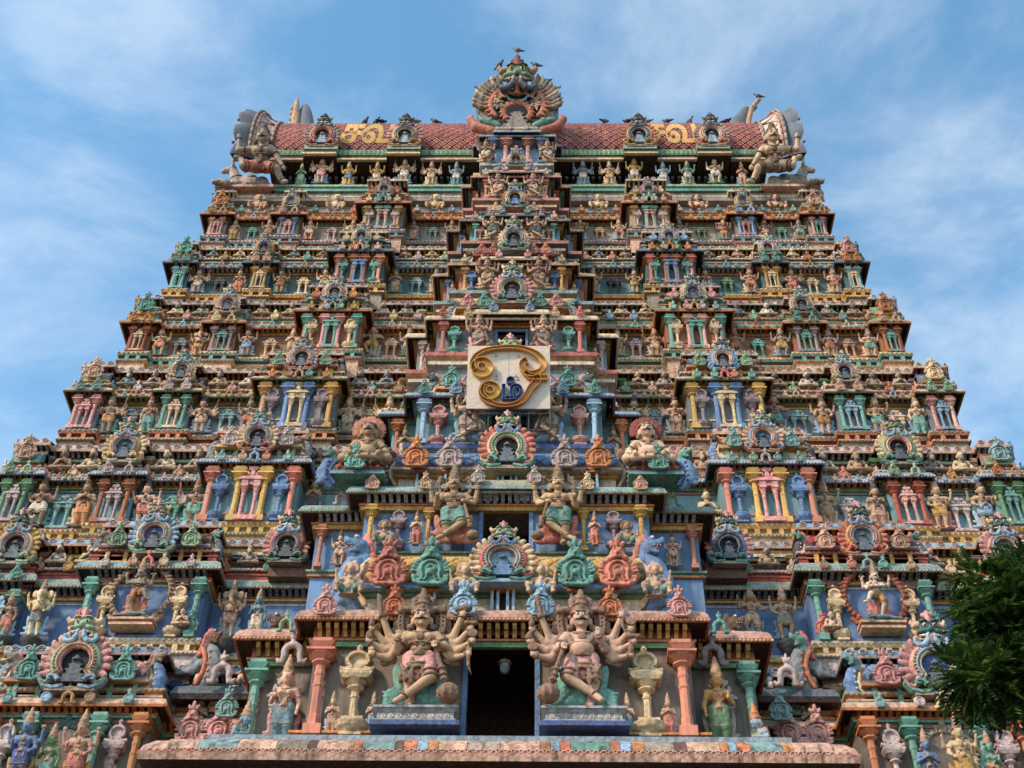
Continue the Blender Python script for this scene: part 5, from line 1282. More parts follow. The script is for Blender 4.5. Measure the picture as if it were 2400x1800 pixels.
# ---- first storey wings: family groups at the foot of the picture
t1 = T[1]; Y1 = t1['y']
for s in (-1, 1):
    sd = 'left' if s < 0 else 'right'
    yy = Y1 - .85
    lst = ((9.62, 'four', 'blue', 'dblue', 1.75, 'dark blue four-armed god'), (9.12, 'lady', 'green', 'teal', 1.5, 'green-skinned goddess'), (8.55, 'four', 'peach', 'salmon', 1.8, 'peach four-armed god')) if s < 0 else ((9.15, 'four', 'cream', 'yellow', 1.75, 'cream enthroned god'), (9.75, 'lady', 'teal', 'mustard', 1.45, 'teal-skinned goddess'), (8.5, 'anjali', 'blue', 'dblue', 1.5, 'blue praying attendant'))
    for j, (xx, kd, sk, cl, H, w_) in enumerate(lst):
        statue(kd, (s * xx, yy - (.2 if j == 0 else .05), t1['z0'] - .05), H, f"{w_} in the family group at the lower {sd} edge", sk, cl, 'tan', 'mustard', group=f'family group at the lower {sd}', flip=s > 0)
    for j, (xx, H) in enumerate(((7.62, 1.15), (10.5, 1.2), (7.95, .9))):
        statue(['anjali', 'lady', 'sage'][j], (s * xx, Y1 - .3, t1['z0'] + .1), H, f"{['peach praying attendant beside the orange pillar', 'tan goddess at the frame edge', 'small bearded sage below the lilac column'][j]}, lower {sd} wing", ['peach', 'tan', 'skin'][j], 'cream', 'brown', 'stone')
    ring_o = obj('aureole', ring_me, (s * 9.12, yy + .35, 15.35), (1.35, 1.2, 1.3), None, None, ('dteal' if s < 0 else 'stone',)); tag(ring_o, f"{'dark green' if s < 0 else 'grey'} arched halo behind the family group at lower {sd}", 'aureole')
    # niche with small praying figures between wing and bay, and pink plaques in front
    for j, xx in enumerate((6.55, 5.95)):
        statue('anjali', (s * xx, Y1 + .1, 16.75 - .9 + .1), 1.25, f"{'tan' if j else 'grey'} praying figure behind a pink plaque in the dark niche, {'inner' if j else 'outer'} one on the {sd}", 'tan' if j else 'stone', 'mustard' if j else 'stone', 'brown', 'stone', group='praying figures in the dark niches')
        plaque(s * xx, Y1 - .35, 15.72, .78, 'pink', 0)
        b = MB().box(-.07, .07, 0, .1, 0, .4); part('plaque_post', b.mesh('plaque_post', ('lilac',)), (s * xx, Y1 - .3, 15.35))
    part('niche_hood', MB().sweep([(s * 6.3 - .75, Y1 + 1), (s * 6.3 - .75, Y1 - .2), (s * 6.3 + .75, Y1 - .2), (s * 6.3 + .75, Y1 + 1)], [(-.3, 16.95, 1), (.1, 16.8, 1), (.14, 16.92, 0), (.05, 17.15, 2), (-.4, 17.3, 2)]).mesh('niche_hood', ('slate', 'dbrown', 'stone')))
    plaque(s * 6.1, Y1 - .45, 17.1, .7, 'lav', 2)
    kudu(s * 6.0, Y1 - 1.0, 14.15, .95, ('stone', 'brown', 'cream'), 'stone', False, face='teal')
    plaque(s * 5.45, Y1 - .9, 14.7, .62, 'pink' if s < 0 else 'grey', 0); plaque(s * 5.75, Y1 - .8, 16.05, .6, 'aqua', 0)

# ---- brackets: the largest as single pieces, the others joined per material
near = sorted(CORBELS, key=lambda c: c[2] + abs(c[0]) * .12)
solo = [c for c in near if abs(c[0]) < 10.5][:280]
ids = set(map(id, solo))
rest = {}
for c in CORBELS:
    if id(c) not in ids: rest.setdefault(c[6], []).append(c)
for x, y, z, h, d, w, mt in solo:
    part('corbel', ME['corbel'], (x, y, z), (w, d, h), mats=(mt,))
cv = np.array(CORB.v)
for mt, lst in rest.items():
    b = MB()
    for x, y, z, h, d, w, _ in lst:
        b.add(cv * [w, d, h] + [x, y, z], CORB.f)
    part('corbel_course', b.mesh('corbel_course', (mt,)), kind='stuff')

# ------------------------------------------------------------------ neck and barrel roof at the top
ZC, YC, RR, XE = 45.03, 32.78, 3.0, 9.75
part('roof_terrace', MB().box(-10.9, 10.9, 29.95, 38.0, 41.2, 41.68).mesh('roof_terrace', ('stone',)))
part('roof_neck_wall', MB().box(-9.4, 9.4, 30.75, 36.0, 41.6, 44.4).mesh('roof_neck_wall', ('dgrey',)))
b = MB()
b.box(-9.3, -1.2, 30.3, 30.76, 41.66, 42.0, 0); b.box(1.2, 9.3, 30.3, 30.76, 41.66, 42.0, 0)
b.box(-9.2, -1.2, 30.45, 30.757, 42.0, 42.45, 1); b.box(1.2, 9.2, 30.45, 30.757, 42.0, 42.45, 1)
b.box(-9.2, -1.2, 30.4, 30.759, 42.45, 42.62, 2); b.box(1.2, 9.2, 30.4, 30.759, 42.45, 42.62, 2)
part('roof_neck_band', b.mesh('roof_neck_band', ('green', 'dteal', 'yellow')))
# eave with stepped blocks under the roof gables
for x0, x1, f in ((-9.6, -8.2, 0), (-8.2, -6.9, .28), (-6.9, -5.0, 0), (-5.0, -3.7, .28), (-3.7, -1.3, 0), (1.3, 4.05, 0), (4.05, 5.35, .28), (5.35, 6.85, 0), (6.85, 8.15, .28), (8.15, 9.6, 0)):
    y0 = 29.62 - f; b = MB()
    b.box(x0, x1, y0, y0 + .12, 43.36, 43.46, 1); b.box(x0 + .03, x1 - .03, y0 + .1, 31.0, 43.40, 43.75, 2); b.box(x0 + .01, x1 - .01, y0 + .06, 31.0, 43.75, 44.08, 0)
    part('roof_eave', b.mesh('roof_eave', ('lgreen', 'cream', 'dbrown')))  # soffit shade is put into the colour: dark brown undersides
corbels([(-9.3, 30.75), (9.3, 30.75)], 43.1, 43.3, .25, .35, .1, 'slate')
bx = MB()
for i in range(74):
    x = -9.25 + 18.5 * i / 73
    if abs(x) > 1.3: bx.box(x - .05, x + .05, 30.3, 30.74, 43.05, 43.2)
part('eave_bracket_course', bx.mesh('eave_bracket_course', ('slate',)), kind='stuff')
bx = MB()
for i in range(110):
    x = -9.5 + 19.0 * i / 109
    if abs(x) > 1.4: bx.tbox(x, 29.70, 43.8, 44.04, (.06, .04), (.03, .05))
part('leaf_course', bx.mesh('leaf_course', ('green',)), kind='stuff')
b = MB(); barrel(b, -XE, XE, YC, ZC, RR, R(-16), R(196), 28)
roof = part('barrel_roof', b.mesh('barrel_roof', ('maroon',), True))
# diamond roof tiles: the visible ones singly, the rest joined
TW = .40; DA = R(7.2); TH = DA * RR
def tile_mesh():
    q = MB(); a, c = TW / 2 * .9, TH / 2 * .9
    V = []
    for f, d in ((1.0, 0.0), (.86, .04), (.6, .045), (.5, .03), (.22, .03), (.16, .055)):
        V += [(-a * f, -d, 0), (0, -d, -c * f), (a * f, -d, 0), (0, -d, c * f)]
    F = []; mm = []
    for j in range(5):
        for i in range(4):
            F.append((4 * j + i, 4 * j + (i + 1) % 4, 4 * j + 4 + (i + 1) % 4, 4 * j + 4 + i)); mm.append(1 if j in (1, 4) else 0)
    F.append((20, 21, 22, 23)); mm.append(1)
    q.add(V, F); q.m = mm
    return q
TM = tile_mesh(); tile_me = TM.mesh('roof_tile', ('tile', 'pink'))
tv = np.array(TM.v); spots = []
for j in range(16):
    a = R(-15) + DA * .5 * (j + 1)
    n = int(2 * XE / TW)
    for i in range(n):
        x = -XE + (i + .5 + .5 * (j % 2)) * TW
        if x > XE - .1 or abs(x) < 1.35: continue
        spots.append((x, a))
spots.sort(key=lambda q: (abs(q[1] - R(2)), abs(q[0])))
rest_t = MB()
for i, (x, a) in enumerate(spots):
    y = YC - RR * math.cos(a); z = ZC + RR * math.sin(a)
    if i < 300:
        obj('roof_tile', tile_me, (x, y - 0, z), None, (-a, 0, 0), roof)
    else:
        ca, sa = math.cos(-a), math.sin(-a)
        V = np.stack([tv[:, 0] + x, tv[:, 1] * ca - tv[:, 2] * sa + y, tv[:, 1] * sa + tv[:, 2] * ca + z], 1)
        o = len(rest_t.v); rest_t.add(V, TM.f); rest_t.m[-len(TM.m):] = TM.m
o = obj('tile_field', rest_t.mesh('tile_field', ('tile', 'pink')), (0, 0, 0), None, None, roof); o['kind'] = 'stuff'

# painted Tamil letters across the tiles
def glyph(ch, emb):
    cu = bpy.data.curves.new('g', 'FONT'); cu.body = ch; cu.offset = emb; cu.resolution_u = 4
    go = bpy.data.objects.new('g', cu); col.objects.link(go)
    dg = bpy.context.evaluated_depsgraph_get()
    me = bpy.data.meshes.new_from_object(go.evaluated_get(dg))
    bpy.data.objects.remove(go)
    return me
def wrap_letter(ch, xc, w, a_lo, a_hi, emb, rad, mat, name):
    me = glyph(ch, emb)
    bm = bmesh.new(); bm.from_mesh(me)
    xs_ = [v.co.x for v in bm.verts]; ys_ = [v.co.y for v in bm.verts]
    g0 = glyph(ch, .018); x0 = min(v.co.x for v in g0.vertices); x1 = max(v.co.x for v in g0.vertices); y0 = min(v.co.y for v in g0.vertices); y1 = max(v.co.y for v in g0.vertices)
    for i in range(1, 16):
        bmesh.ops.bisect_plane(bm, geom=bm.verts[:] + bm.edges[:] + bm.faces[:], plane_co=(0, min(ys_) + (max(ys_) - min(ys_)) * i / 16, 0), plane_no=(0, 1, 0))
    for v in bm.verts:
        x = xc + ((v.co.x - x0) / (x1 - x0) - .5) * w; tt = (v.co.y - y0) / (y1 - y0); a = R(34) - math.acos(1 - max(.004, .235 * (1 - tt) + .012))
        v.co = (x, YC - rad * math.cos(a), ZC + rad * math.sin(a))
    bmesh.ops.recalc_face_normals(bm, faces=bm.faces[:])
    bm.to_mesh(me); bm.free(); me.materials.clear(); me.materials.append(M(mat)); me.name = name
    return obj(name, me, (0, 0, 0), None, None, roof)
for xs_, flip in (((-6.52, -5.5, -4.98), 0), ((5.35, 6.42, 6.95), 0)):
    for ch, xc, w in (('ச', xs_[0], .86), ('வ', xs_[1], 1.2)):
        wrap_letter(ch, xc, w, R(3), R(36), .03, RR + .047, '~yellow@0.25', 'painted_letter')
        wrap_letter(ch, xc, w, R(3), R(36), .065, RR + .043, 'dbrown', 'letter_outline')
# small gables standing on the roof edge
for x, c, pc in ((-7.55, ('pink', 'peach', 'salmon'), 'stone'), (-4.35, ('peach', 'grey', 'cream'), 'pink'), (4.7, ('cream', 'slate', 'lav'), 'salmon'), (7.5, ('pink', 'peach', 'lav'), 'stone')):
    kudu(x, 29.45, 44.05, 1.22, c, pc, True, shrine='sky', scroll='salmon' if abs(x) > 6 else 'mustard', face='dgrey', tusk='slate', crest='dgrey', horn='grey', fh=.5, zs=1.1)
# gold pot finials along the ridge
fin = MB().lathe([(.3, 0), (.32, .12), (.2, .2), (.34, .45), (.36, .6), (.2, .85), (.12, 1.0), (.26, 1.15), (.3, 1.3), (.14, 1.5), (.1, 1.65), (.17, 1.75), (.25, 1.95), (.25, 2.1), (.2, 2.28), (.1, 2.4), (.03, 2.44)], 20).mesh('pot', ('gold@0.1',), True)
cp = MB().lathe([(.05, 0), (.02, .1), (0, .2)], 10).mesh('tip', ('gold@0.1',), True)
for i, x in enumerate((-7.95, -5.95, -3.95, -1.9, 2.1, 4.1, 6.1, 8.15)):
    e = bpy.data.objects.new('gold_finial', None); col.objects.link(e); e.location = (x, YC + .05, ZC + RR - .05)
    tag(e, f"golden pot finial on the roof ridge, {ORD[i + 1]} from the left", 'finial', 'gold finials along the roof ridge')
    obj('pot', fin, (0, 0, .02), None, None, e); obj('band', MB().lathe([(.27, 1.98), (.275, 2.02), (.27, 2.06)], 20).mesh('band', ('mustard@0.1',), True), (0, 0, .02), None, None, e)

# ---- great crowning gable in the middle of the roof
GY, GZ = 28.95, 44.1
GG = part('crowning_gable', MB().prism(arc(0, 1.45, 1.62, -45, 225, 30, 1.3), .1, 3.2, 0).prism(arc(0, 1.42, 1.5, -40, 220, 30, 1.22), .0, .1, 1).mesh('crowning_gable', ('lblue', 'stone')), (-.02, GY, GZ), None, (R(12), 0, 0))
def gsub(name, mesh, loc=(0, 0, 0), sc=None, rot=None, mats=None):
    return obj(name, mesh, loc, sc, rot, GG, mats)
fe = SC(.035); fe.poly([(0, 0, 0), (.1, -.03, .45), (.04, -.05, .85), (-.08, -.05, 1.08)], [.1, .13, .12, .04], .04)
for i in range(7): fe.ell((.08 - .015 * i, -.14, .18 + .12 * i), .045, .01)
fe_me = sculpt_mesh('feather', [(fe, 0)], ('stone',))
for s in (-1, 1):
    for i in range(9):
        a = -6 + i * 8.2
        dr_ = a * .7 + 24
        gsub('feather', fe_me, (s * 1.08 * math.cos(R(a)), -.06 - .012 * i, 1.36 + 1.02 * math.sin(R(a))), (s * .8, .8, .72), (0, R(s * (90 - dr_)), 0), (['stone', 'tan', 'grey', 'cream'][i % 4],))
    gsub('scroll_foot', sculpt_mesh('scroll_foot', [(SC(.04).poly([(.4, 0, .06), (1.0, -.05, .0), (1.55, -.05, .22), (1.78, -.05, .62), (1.7, -.05, .85)], [.16, .2, .2, .14, .05], .05), 0)], ('salmon',)), (0, -.1, -.05), (s, 1, 1))
    gsub('makara', sculpt_mesh('makara', [(SC(.04).poly([(.75, -.1, .12), (1.05, -.12, .3), (1.3, -.12, .42), (1.42, -.12, .6)], [.2, .18, .13, .05], .05).ell((1.0, -.25, .35), .1, .03), 0)], ('teal',)), (0, -.1, .02), (s, 1, 1))
pr = SC(.04)
pr.poly([(x, 0, z) for x, z in arc(0, 1.38, 1.02, -35, 215, 30, .98)], .1, .02)
for i in range(22):
    a = R(-30 + 240 * i / 21); pr.ell((1.16 * math.cos(a), -.04, 1.38 + 1.1 * math.sin(a)), (.07, .07, .15), .02, 90 - math.degrees(a))
gsub('petal_ring', sculpt_mesh('petal_ring', [(pr, 0)], ('salmon',)), (0, -.12, 0))
gsub('relief_field', MB().prism(arc(0, 1.38, .98, -40, 220, 26, .95), 0, .1, 0).mesh('relief_field', ('dteal',)), (0, -.06, 0))
for i in range(9):
    a = -8 + 196 * i / 8
    xx, zz = .78 * math.cos(R(a)), 1.38 + .72 * math.sin(R(a))
    q = SC(.035); q.ell((0, 0, 0), (.1, .08, .13), .03); q.ell((0, -.05, .16), .075, .02); q.cap((.05, -.02, .08), (.19, -.06, .12), .045, .035, .02); q.cap((-.05, -.02, .08), (-.17, -.06, -.02), .045, .035, .02); q.cap((.04, -.02, -.1), (.15, -.05, -.2), .055, .04, .02); q.cap((-.04, -.02, -.1), (-.14, -.06, -.17), .055, .04, .02)
    if i in (0, 4): rl = sculpt_mesh('relief_figure', [(q, 0)], ('skin',))
    gsub('relief_figure', rl, (xx, -.16, zz), 1.0 if i != 4 else 1.25, (0, R((90 - a) * .35), 0), (['skin', 'tan', 'stone'][i % 3],))
for s in (-1, 1):
    gsub('vine', sculpt_mesh('vine', [(SC(.035).poly([(.1, 0, 1.55), (.3, 0, 1.62), (.42, 0, 1.85), (.55, 0, 1.95)], [.06, .06, .05, .03], .02).poly([(.45, 0, 1.1), (.62, 0, 1.35), (.6, 0, 1.55)], [.05, .06, .03], .02), 0)], ('aqua',)), (0, -.16, 0), (s, 1, 1))
orr = SC(.035); 
for i in range(15):
    a = R(-40 + 260 * i / 14); orr.ell((.55 * math.cos(a), 0, .98 + .5 * math.sin(a)), (.09, .08, .17), .03, 90 - math.degrees(a))
gsub('inner_petals', sculpt_mesh('inner_petals', [(orr, 0)], ('orange',)), (0, -.14, 0))
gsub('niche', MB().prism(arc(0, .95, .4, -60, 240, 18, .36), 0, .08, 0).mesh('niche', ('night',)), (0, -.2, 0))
b = MB()
for i, (w, z0_, z1_) in enumerate([(.6, .0, .12), (.5, .12, .2), (.53, .2, .26), (.36, .26, .4), (.42, .4, .46), (.26, .46, .6), (.33, .6, .66), (.2, .66, .8), (.26, .8, .86), (.15, .86, .95)]): b.box(-w, w, -.32 + .012 * i, -.1, z0_, z1_, i % 2)
gsub('niche_shrine', b.mesh('niche_shrine', ('grey', 'stone')))
HB = dict(z=2.72, s=1.5)
gsub('demon_mask', m_mask(.02), (0, -.3, HB['z']), HB['s'], (R(10), 0, 0), ('lgreen', 'slate', 'red', None, None, 'tan'))
gsub('crest_finial', MB().lathe([(.09, 0), (.15, .12), (.1, .3), (.13, .38), (.05, .5), (0, .7)], 10).mesh('crest_finial', ('red',), True), (0, -.25, HB['z'] + .5 * HB['s']))
gsub('ledge', MB().box(-.8, .8, -.36, .3, -.1, 0, 0).box(-1.5, 1.5, -.15, .4, -.24, -.1, 1).mesh('ledge', ('cream', 'mustard')))
# figures riding beside the top opening
# ---- row of deities under the eave
RW = [(-8.2, 'anjali', 'green', 'lgreen', 1.2), (-7.45, 'many', 'peach', 'pink', 1.5), (-6.4, 'four', 'yellow', 'blue', 1.32), (-5.32, 'four', 'mustard', 'cream', 1.3), (-4.28, 'many', 'peach', 'white', 1.45), (-3.25, 'many', 'skin', 'cream', 1.35), (-2.3, 'four', 'lblue', 'white', 1.3),
      (2.5, 'many', 'tealblue', 'pale', 1.35), (3.5, 'many', 'skin', 'yellow', 1.35), (4.45, 'four', 'mustard', 'lav', 1.45), (5.53, 'four', 'lblue', 'white', 1.3), (6.45, 'four', 'teal', 'pale', 1.35), (7.5, 'four2', 'cream', 'white', 1.45), (8.5, 'anjali', 'tan', 'peach', 1.25)]
for i, (x, kd, sk, cl, H) in enumerate(RW):
    nm = {'tealblue': 'teal-blue', 'tan': 'tan'}
    statue(kd, (x, 29.9, 42.0 if H < 1.44 else 42.1), H * 1.08, f"{nm.get(sk, WORD.get(sk, sk))} {KW[kd]} in the row under the roof eave, {ORD[i + 1] if i < 7 else ORD[14 - i]} from the {'left' if i < 7 else 'right'} end", sk + '@0.3', cl + '@0.3', 'tan' if i % 2 else 'stone', ['teal', 'lblue', 'cream'][i % 3], group='deities in the row under the roof eave', flip=i % 2 == 0, base='green')
for x0, x1 in ((-9.2, -1.45), (1.45, 9.2)):
    part('figure_ledge', MB().box(x0, x1, 29.84, 30.4, 41.66, 41.86, 0).box(x0, x1, 29.78, 30.4, 41.86, 41.98, 1).mesh('figure_ledge', ('teal', 'lgreen')))
# ---- shell gables and horns at the roof ends
def shell_end(s, name='end_shell'):
    n, mth = 22, 5
    def trumpet(x0, x1, r0, r1, thick, scal, a0=-25, a1=150):
        V = []; F = []
        cols_ = 9
        for i in range(n * 2 + 1):
            a = R(a0 + (a1 - a0) * i / (n * 2))
            for j in range(cols_):
                t_ = j / (cols_ - 1)
                r = r0 + (r1 - r0) * t_ ** 1.4 + scal * abs(math.sin(a * 4.5)) * t_
                V.append((s * (x0 + (x1 - x0) * t_), YC - r * math.cos(a), ZC + r * math.sin(a)))
        m0 = n * 2 + 1
        for i in range(m0 - 1):
            for j in range(cols_ - 1):
                q = (i * cols_ + j, i * cols_ + j + 1, (i + 1) * cols_ + j + 1, (i + 1) * cols_ + j)
                F.append(q if s > 0 else q[::-1])
        k = len(V)
        V2 = [(x, YC + (y - YC) * (1 - thick / 3), ZC + (z - ZC) * (1 - thick / 3)) for x, y, z in V]
        F2 = [tuple(k + i for i in f[::-1]) for f in F]
        E_ = []
        for i in range(m0 - 1):
            for j in (0, cols_ - 1):
                q = (i * cols_ + j, (i + 1) * cols_ + j, k + (i + 1) * cols_ + j, k + i * cols_ + j)
                E_.append(q)
        return V + V2, F + F2 + E_
    V, F = trumpet(9.55, 10.35, 3.02, 3.5, .3, .0, -20, 160)
    a_ = part('end_shell', MB().add(V, F).mesh('end_shell', ('~blush@0.5',), True))
    V = []; F = []; NA, NU = 72, 12
    for i in range(NA + 1):
        a = R(-24 + 108 * i / NA); lo = abs(math.cos(a * 9.0 + .6))
        for j in range(NU + 1):
            u = j / NU
            r_ = 3.15 + .3 * math.sin(u * 1.9) + .2 * u * lo; x_ = 10.1 + .92 * u * (.78 + .22 * lo ** .6)
            V.append((s * x_, YC - r_ * math.cos(a), ZC + r_ * math.sin(a)))
    for i in range(NA):
        for j in range(NU):
            q = (i * (NU + 1) + j, i * (NU + 1) + j + 1, (i + 1) * (NU + 1) + j + 1, (i + 1) * (NU + 1) + j)
            F.append(q if s > 0 else q[::-1])
    k_ = len(V); V += [(x * .985, y + .3, z - .12) for x, y, z in V]; F += [tuple(k_ + i for i in f[::-1]) for f in F]
    for i in range(NA):
        for j in (0, NU): F.append((i * (NU + 1) + j, (i + 1) * (NU + 1) + j, k_ + (i + 1) * (NU + 1) + j, k_ + i * (NU + 1) + j))
    lo_ = part('outer_shell', MB().add(V, F).mesh('outer_shell', ('~slate@0.3',), True))
    ed = SC(.05)
    for a in range(-14, 70, 8):
        ar = R(a); ed.ell((s * 10.98, YC - 3.5 * math.cos(ar), ZC + 3.5 * math.sin(ar)), .08, .03)
    obj('shell_edge', sculpt_mesh('shell_edge', [(ed, 0)], ('salmon',)), (0, 0, 0), None, None, lo_)
    for i, (x_, r_, cc) in enumerate(((9.6, 3.1, 'stone'), (10.32, 3.55, 'stone'), (10.2, 3.48, 'peach'))):
        bb = MB(); pts_ = [(YC - r_ * math.cos(R(a)), ZC + r_ * math.sin(R(a))) for a in range(-20, 160, 6)]
        for p, q in zip(pts_[:-1], pts_[1:]): bb.bar((s * x_, p[0], p[1]), (s * x_, q[0], q[1]), .055 if i < 2 else .035, 8)
        obj('rib', bb.mesh('rib', (cc,), True), (0, 0, 0), None, None, a_)
    for i in range(9):
        a = R(-8 + 18 * i); q = SC(.04)
        for f in np.linspace(0, 1, 5):
            x_ = 9.7 + .5 * f; r_ = 3.1 + .35 * f; w_ = R(8) * math.sqrt(max(0, 1 - f ** 2)) 
            pass
        pts_ = []
        for f in np.linspace(-1, 1, 9):
            x_ = 9.68 + .52 * (1 - f * f); aa = a + R(8.5) * f; r_ = 3.02 + .4 * ((x_ - 9.55) / .8) ** 1.4 + .03
            pts_.append((s * x_, YC - r_ * math.cos(aa), ZC + r_ * math.sin(aa)))
        bb = MB()
        for p, q_ in zip(pts_[:-1], pts_[1:]): bb.bar(p, q_, .03, 6)
        obj('scallop', bb.mesh('scallop', ('plum',), True), (0, 0, 0), None, None, a_)
    # tall horn on the ridge end with gold edge, and the rear shell behind it
    h_ = SC(.05); e_ = SC(.045)
    if s < 0:
        h_.ell((-9.4, 33.3, 49.9), (.46, .4, 2.9), .1, -6)
        e_.ell((-9.8, 33.0, 50.0), (.2, .22, 2.95), .05, -5)
        for i in range(9): e_.ell((-9.99 - .02 * i, 32.95, 48.6 + .42 * i), (.09, .1, .14), .04)
    else:
        h_.poly([(9.2, 33.3, 47.4), (9.35, 33.3, 49.4), (9.65, 33.3, 51.0), (10.1, 33.3, 52.1), (10.55, 33.3, 52.5)], [.85, .66, .44, .24, .12], .1)
        e_.poly([(9.98, 33.0, 47.6), (9.95, 33.0, 49.5), (10.05, 33.0, 50.9), (10.32, 33.0, 52.0), (10.72, 33.0, 52.65)], [.13, .13, .12, .11, .1], .05)
    part('ridge_horn', sculpt_mesh('ridge_horn', [(h_, 0)], ('~slate@0.3',)))
    part('horn_edge', sculpt_mesh('horn_edge', [(e_, 0)], ('tan',)))
    bb = MB(); barrel(bb, -.55, .55, 0, 0, 1.15, R(-20), R(200), 16)
    part('rear_shell', bb.mesh('rear_shell', ('slate',), True), (s * 8.75, 35.4, 50.2), (1, 1, 1.2)) 
    bb = MB(); bb.bar((s * 8.75, 35.4, 46.0), (s * 8.75, 35.4, 50.6), 1.12, 20)
    part('rear_drum', bb.mesh('rear_drum', ('grey',), True))
for s in (-1, 1): shell_end(s)
# ---- giants riding bulls at the two roof corners
def bull_mesh():
    q = SC(.035)
    q.ell((0, 0, .32), (.62, .3, .3), .06); q.ell((-.25, 0, .55), (.22, .2, .18), .08); q.cap((-.5, -.05, .42), (-.72, -.1, .85), .24, .16, .08); q.cap((-.74, -.12, .92), (-1.0, -.2, .78), .16, .1, .05); q.ell((-1.02, -.2, .76), (.1, .1, .08), .04)
    q.cap((-.35, -.22, .2), (-.75, -.35, .1), .1, .08, .04); q.cap((-.75, -.35, .1), (-.5, -.42, .06), .08, .06, .04); q.ell((.45, -.18, .26), (.26, .18, .24), .06); q.cap((.4, -.3, .1), (.0, -.4, .07), .08, .07, .04); q.poly([(.6, 0, .4), (.72, -.1, .25), (.7, -.2, .08)], .05, .03)
    for s_ in (-1, 1): q.cap((-.72, -.1 + s_ * .14, .95), (-.66, -.1 + s_ * .3, .95), .06, .04, .03)
    hn = SC(.03)
    for s_ in (-1, 1): hn.poly([(-.74, -.1 + s_ * .1, 1.02), (-.74, -.1 + s_ * .2, 1.18), (-.82, -.1 + s_ * .17, 1.3)], [.06, .05, .02], .02)
    sd = SC(.035); sd.ell((.02, -.02, .5), (.28, .3, .14), .05); sd.ring((-.52, -.06, .5), (-.4, 0, 1), .23, .04)
    return [('body', q, 'lav'), ('horn', hn, 'stone'), ('saddle', sd, 'lgreen')]
bmz = [(n_, sculpt_mesh(n_, [(q, 0)], (c_,))) for n_, q, c_ in bull_mesh()]
for s in (-1, 1):
    sd = 'left' if s < 0 else 'right'
    e = bpy.data.objects.new('bull_statue', None); col.objects.link(e); e.location = (s * 10.12, 30.0, 41.8); e.scale = (-s * 1.05, .95, 1.4); CURZ[0] = 41
    part('bull_base', MB().box(-1.1, 1.1, -.35, .4, 0, .15).mesh('bull_base', ('peach',)), (s * 10.2, 29.98, 41.66))
    tag(e, f"recumbent {'grey' if s < 0 else 'pinkish'} bull with saddle at the {sd} roof corner", 'bull statue', 'bulls at the roof corners')
    for n_, me_ in bmz: obj(n_, me_, (0, 0, 0), None, None, e, ('lav' if s < 0 else 'stone',) if n_ == 'body' else None)
    statue('recline', (s * 9.66, 29.8, 41.8), 2.75, f"moustached giant riding a bull, one arm raised, at the {sd} roof corner", 'stone@0.5' if s < 0 else 'skin@0.5', 'salmon' if s < 0 else 'stone', 'brown', 'teal', cat='giant statue', group='giants at the roof corners', flip=s > 0, tilt=R(26), name='giant_statue')
    pl_ = SC(.03); pl_.poly([(0, 0, 0), (.25, 0, .1), (.5, -.02, .05), (.62, -.02, .2)], [.16, .14, .1, .03], .03)
    part('corner_beast', sculpt_mesh('corner_beast', [(pl_, 0)], ('stone',)), (s * 10.85, 29.55, 41.75), (s * .95, 1, .9))

# ------------------------------------------------------------------ signboard with the Tamil Om
def upz(px, py, Y):
    d = fwd + rr * ((px - 1200) / 3100) + uu * ((900 - py) / 3100)
    k_ = Y / d.y
    return CAM.x + d.x * k_, CAM.z + d.z * k_
SX, SZ0 = -.01, 24.86
SB = bpy.data.objects.new('om_signboard', None); col.objects.link(SB)
SB.location = (SX, 24.15, SZ0); SB.rotation_euler = (R(14), 0, 0)
tag(SB, 'large cream signboard with the gold Tamil Om symbol and blue letters', 'signboard')
W_, H_ = 2.13, 1.9
obj('panel', MB().box(-W_ / 2, W_ / 2, 0, .06, 0, H_).mesh('panel', ('~white@0.1',)), parent=SB)
def stroke_outline(path, widths):
    """offset a centre line to a closed ribbon outline"""
    P_ = [Vector((x, z)) for x, z in path]; Lf = []; Rt = []
    for i, p in enumerate(P_):
        t_ = (P_[min(i + 1, len(P_) - 1)] - P_[max(i - 1, 0)]).normalized(); n_ = Vector((-t_.y, t_.x)); w_ = widths[i]
        Lf.append(p + n_ * w_); Rt.append(p - n_ * w_)
    return Lf, Rt
def smooth(pts, n=8):
    pts = [Vector(p) for p in pts]; o = []
    for i in range(len(pts) - 1):
        p0 = pts[max(i - 1, 0)]; p1 = pts[i]; p2 = pts[i + 1]; p3 = pts[min(i + 2, len(pts) - 1)]
        for j in range(n):
            t_ = j / n
            o.append(.5 * ((2 * p1) + (p2 - p0) * t_ + (2 * p0 - 5 * p1 + 4 * p2 - p3) * t_ ** 2 + (3 * p1 - p0 - 3 * p2 + p3) * t_ ** 3))
    o.append(pts[-1]); return o
def bx_(u, v):       # picture position on the board (0-1659 zoom grid) to board coordinates
    l = 110 + (50 - 110) * (v - 140) / 1150; r = 1557 + (1562 - 1557) * (v - 140) / 1150
    return ((u - l) / (r - l) - .5) * W_, (1 - (v - 140) / (1290 - 140)) * H_
